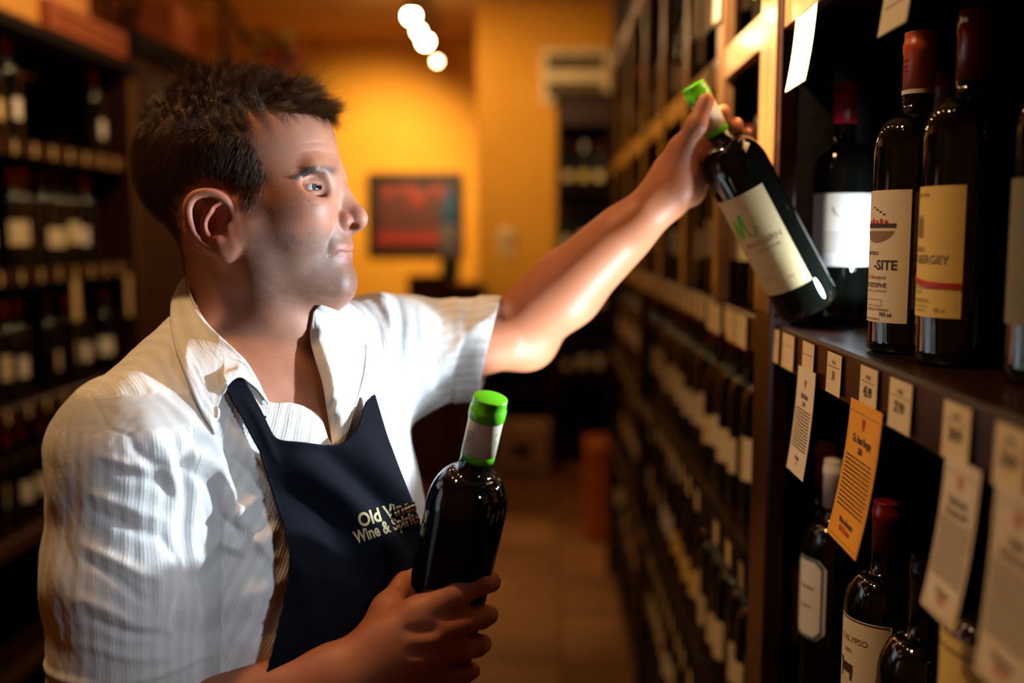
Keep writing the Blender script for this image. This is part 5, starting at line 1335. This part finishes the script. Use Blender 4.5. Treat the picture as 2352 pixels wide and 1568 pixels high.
# ------------------------------------------------------------------ apron
af = Field(); shirt_field(af, .0085)
af.ell(TC + CF * .055 + (0, 0, -.02), (.115, .140, .22), .09, R=(0, 0, -TROT))
av, aq = polygonize(af, (-.50, .76, .80), (.06, 1.30, 1.44), .0024)
av = relax(av, aq, 2, .5); an = normals(av, aq); ax2, ay2 = project(av); af_ = ((camp - av) * an).sum(1) / np.linalg.norm(camp - av, axis=1)
adisp = np.zeros(len(av))
for pts, wd, ht in [([(690, 1060), (780, 1130), (850, 1200), (915, 1290)], 34, .010), ([(640, 1120), (730, 1180), (800, 1260), (840, 1340)], 38, -.008), ([(760, 1040), (840, 1110), (905, 1180), (950, 1240)], 26, -.011), ([(830, 1010), (880, 1070), (925, 1130), (960, 1190)], 30, .007),
                    ([(640, 1010), (700, 1020), (790, 1026)], 12, .003), ([(650, 1230), (700, 1330), (720, 1450)], 30, .006), ([(560, 920), (600, 985), (640, 1060)], 9, .002)]:
    d, fr = seg_dist(ax2 + 5 * np.sin(ay2 / 40), ay2, pts); adisp += ht * np.exp(-(d / wd) ** 2) * np.sin(PI * np.clip(fr * .8 + .1, 0, 1)) ** .6
av = av + an * (adisp + .0005 * nz(av, 90, 71))[:, None]
def apfn(P):
    x, y = project(P); return poly_sd(x, y, APR) * P[:, 1] / F
av, akq = snap(av, aq, apfn, .0026, af_ > -.3)
M['apron'] = mat('navy_apron_twill', (.0012, .0024, .0072), .85, spec=.12, sheen=.01, bump=(1400, .2), noise=(60, (.0010, .0020, .006), .6))
apron = np_mesh('apron', av - man_inv, akq, M['apron'], man)
sd2 = apron.modifiers.new('thickness', 'SOLIDIFY'); sd2.thickness = .0018; sd2.offset = -1
# embroidery laid on the bib
kk = akq; bvh = BVHTree.FromPolygons([Vector(p) for p in av], [tuple(q) for q in kk.tolist()])
M['thread'] = mat('gold_embroidery_thread', (.52, .42, .20), .5, sheen=.3, noise=(500, (.40, .32, .14), .7), bump=(900, .3))
def embroider(name, s, px, py, size_px, ang, m_, par, bold=.02, xs=1.0):
    import bmesh
    v, fcs = text_geo(s, size_px, bold); V = []
    bm = bmesh.new(); vs_ = [bm.verts.new((x, y, 0)) for x, y in v]
    for q in fcs:
        try: bm.faces.new([vs_[i] for i in q])
        except ValueError: pass
    for _ in range(3):
        lg = [e for e in bm.edges if e.calc_length() > size_px * .09]
        if not lg: break
        bmesh.ops.subdivide_edges(bm, edges=lg, cuts=1, use_grid_fill=False); bmesh.ops.triangulate(bm, faces=bm.faces)
    bm.verts.index_update(); v = [(q.co.x, q.co.y) for q in bm.verts]; fcs = [tuple(q.index for q in f_.verts) for f_ in bm.faces]; bm.free()
    ca, sa = math.cos(ang), math.sin(ang); o0 = Vector((0, 0, CAMZ))
    for x, y in v:
        qx = px + xs * x * ca + y * sa * -1 * -1 ; qy = py + (xs * x * sa) - y * ca
        qx = px + xs * x * ca + y * sa; d = (at(qx, qy, 1.0) - o0).normalized()
        hit, nrm, _, _ = bvh.ray_cast(o0, d)
        if hit is None: hit = at(qx, qy, .97); nrm = Vector((0, -1, 0))
        if nrm.dot(d) > 0: nrm = -nrm
        V.append(hit + nrm * .00035 - Vector(man_inv))
    return obj(name, V, fcs, m_, par)
embroider('embroidery', 'Old Vines', 893, 1190, 44, -math.radians(17), M['thread'], apron, .03, .78)
embroider('embroidery', 'Wine & Spirits', 893, 1222, 40, -math.radians(19), M['thread'], apron, .03, .66)

# collar, laid over the shirt and the apron strap
def tree_of(V, Q): return BVHTree.FromPolygons([Vector(p) for p in V], [tuple(q) for q in Q.tolist()])
t_shirt = tree_of(sv_, sq2); bsel = bq[(np.abs(bv[bq[:, 0], 2] - 1.38) < .12) & (bv[bq[:, 0], 0] > -.45) & (bv[bq[:, 0], 0] < -.12)]; t_body = tree_of(bv, bsel)
_, t_pl = loft('placket', [(592, 884, .957), (617, 926, .966), (667, 925, .972), (710, 938, .974), (741, 966, .974), (761, 1032, .970)], [(545, 870, .945), (575, 925, .945), (610, 975, .945), (650, 1020, .948), (690, 1040, .952), (750, 1046, .962)], .001, M['shirt'], 60, 16, lift=.0022, trees=(t_body,))
_, t_st = loft('collar_stand', [(430, 640, 1.075), (434, 668, 1.03), (449, 706, 1.00), (477, 746, .982), (525, 792, .970), (568, 838, .966), (600, 890, .970), (620, 926, .974)],
     [(438, 700, 1.07), (446, 740, 1.02), (470, 780, .99), (500, 820, .975), (545, 860, .968), (580, 900, .966), (605, 930, .968), (622, 945, .972)], .0, M['shirt'], 50, 8, lift=.0015, trees=(t_body,))
loft('collar_wing', [(426, 634, 1.06), (429, 655, 1.03), (436, 686, 1.00), (452, 716, .982), (468, 738, .972), (482, 752, .966), (494, 762, .962), (504, 770, .960), (523, 787, .958), (545, 808, .9555), (567, 830, .953), (596, 878, .956), (616, 926, .965)],
     [(408, 655, 1.065), (393, 690, 1.02), (391, 740, .985), (402, 800, .958), (426, 862, .935), (455, 930, .915), (480, 975, .905), (497, 996, .902), (503, 930, .91), (522, 888, .922), (551, 867, .934), (588, 892, .95), (616, 928, .965)], .003, M['shirt'], 130, 26, lift=.0042, trees=(t_body, t_shirt, bvh, t_st, t_pl))
loft('collar_wing', [(720, 716, 1.075), (712, 770, 1.05), (722, 820, 1.03), (740, 880, 1.012), (752, 950, .998), (764, 1030, .985)],
     [(735, 700, 1.10), (800, 728, 1.085), (840, 780, 1.06), (846, 800, 1.045), (836, 870, 1.025), (790, 1022, .990)], .008, M['shirt'], 60, 20, lift=.003, trees=(t_body, t_shirt))
# ------------------------------------------------------------------ the two bottles in his hands
def aim(t, base, top):
    b0 = Vector(base); z = (Vector(top) - b0).normalized(); return b0, z
def orient(t, base, top, face_to):
    """stand the bottle on base with its axis towards top and its label (-Y) turned to face_to"""
    b0 = Vector(base); z = (Vector(top) - b0).normalized(); y = -(Vector(face_to) - b0); y = (y - z * y.dot(z)).normalized(); x = y.cross(z)
    t.rotation_euler = Matrix(((x.x, y.x, z.x), (x.y, y.y, z.y), (x.z, y.z, z.z))).to_euler(); t.location = b0
M['paper_cream'] = mat('warm_cream_label_paper', (0.50, 0.38, 0.185), 0.65, noise=(30, (0.46, 0.35, 0.165), 0.5), bump=(200, 0.05))
bl = make_bottle('raised tilted bottle with cream label and green script letter, held by its green-capped neck', M['cap_green'], .062, M['paper_cream'], (0.040, 0.168, -58, 50), n=64, cap2=M['cap_cream'])
lb = lab_of(bl); fl_ = cylmap(.0375, .104, -4)
flat_text('lettering', [('MATHERN', .006, .000, .0100, .01, 0, 1.0), ('DOMAINE', .008, -.0085, .0055, .0, 0, 1.2), ('CORBIERES', -.010, -.043, .0034, .01), ('75 cl', .017, -.050, .0038, .0)], M['ink_soft'], lb, fl_)
def stroke(name, pts, wds, m_, par, mapf):
    V = []; P = resample([(x, y, 0) for x, y in pts], 40); W = np.interp(np.linspace(0, 1, 40), np.linspace(0, 1, len(wds)), wds)
    for i in range(40):
        t = P[min(i + 1, 39)] - P[max(i - 1, 0)]; t = t / (np.linalg.norm(t) + 1e-9); n_ = np.array((-t[1], t[0])) * W[i] / 2
        V += [mapf(P[i][0] + n_[0], P[i][1] + n_[1]), mapf(P[i][0] - n_[0], P[i][1] - n_[1])]
    return obj(name, V, [(2 * i, 2 * i + 2, 2 * i + 3, 2 * i + 1) for i in range(39)], m_, par)
stroke('script_letter', [(-0.0275, 0.0125), (-0.0217, 0.0206), (-0.0183, 0.0368), (-0.0171, 0.0260), (-0.0160, 0.0138), (-0.0114, 0.0287), (-0.0068, 0.0422), (-0.0068, 0.0287), (-0.0045, 0.0152), (0.0012, 0.0138), (0.0058, 0.0220), (0.0024, 0.0247)], [.0012, .0026, .0036, .0044, .0026, .003, .0046, .0050, .0038, .0020, .0013, .001], M['ink_green'], lb, fl_)
BL0, BL1 = at(1858, 703, 1.212), at(1592, 197, 1.178)
orient(bl, BL1 + (BL0 - BL1).normalized() * .300, BL1, BL0 + Vector((-.80, -1.0, .12)))
br_ = make_bottle('upright bottle with green and cream capsule held against the apron', M['cap_green'], .060, M['paper'], (0.040, 0.150, -60, 60), n=72, cap2=M['cap_cream'], rn=.0150, R=.0375)
lab_of(br_); 
sl = [c for c in br_.children if c.name.startswith('capsule_sleeve')][0]; fsl = cylmap(.0158, .262, 150, .0003)
stroke('printed_scroll', [(-.006, -.009), (-.002, -.004), (.002, .0), (-.002, .004), (.002, .008), (.006, .004), (.002, -.002)], [.0006] * 3, M['ink_soft'], sl, fsl)
stroke('printed_scroll', [(.026, -.006), (.030, .0), (.026, .006), (.030, .010)], [.0006] * 3, M['ink_soft'], sl, fsl)
BR1 = at(1127, 914, .868); dr = (at(970, 1620, .948) - BR1).normalized()
orient(br_, BR1 + dr * .300, BR1, BR1 + dr * .3 + Vector((.4, 1.0, 0)))
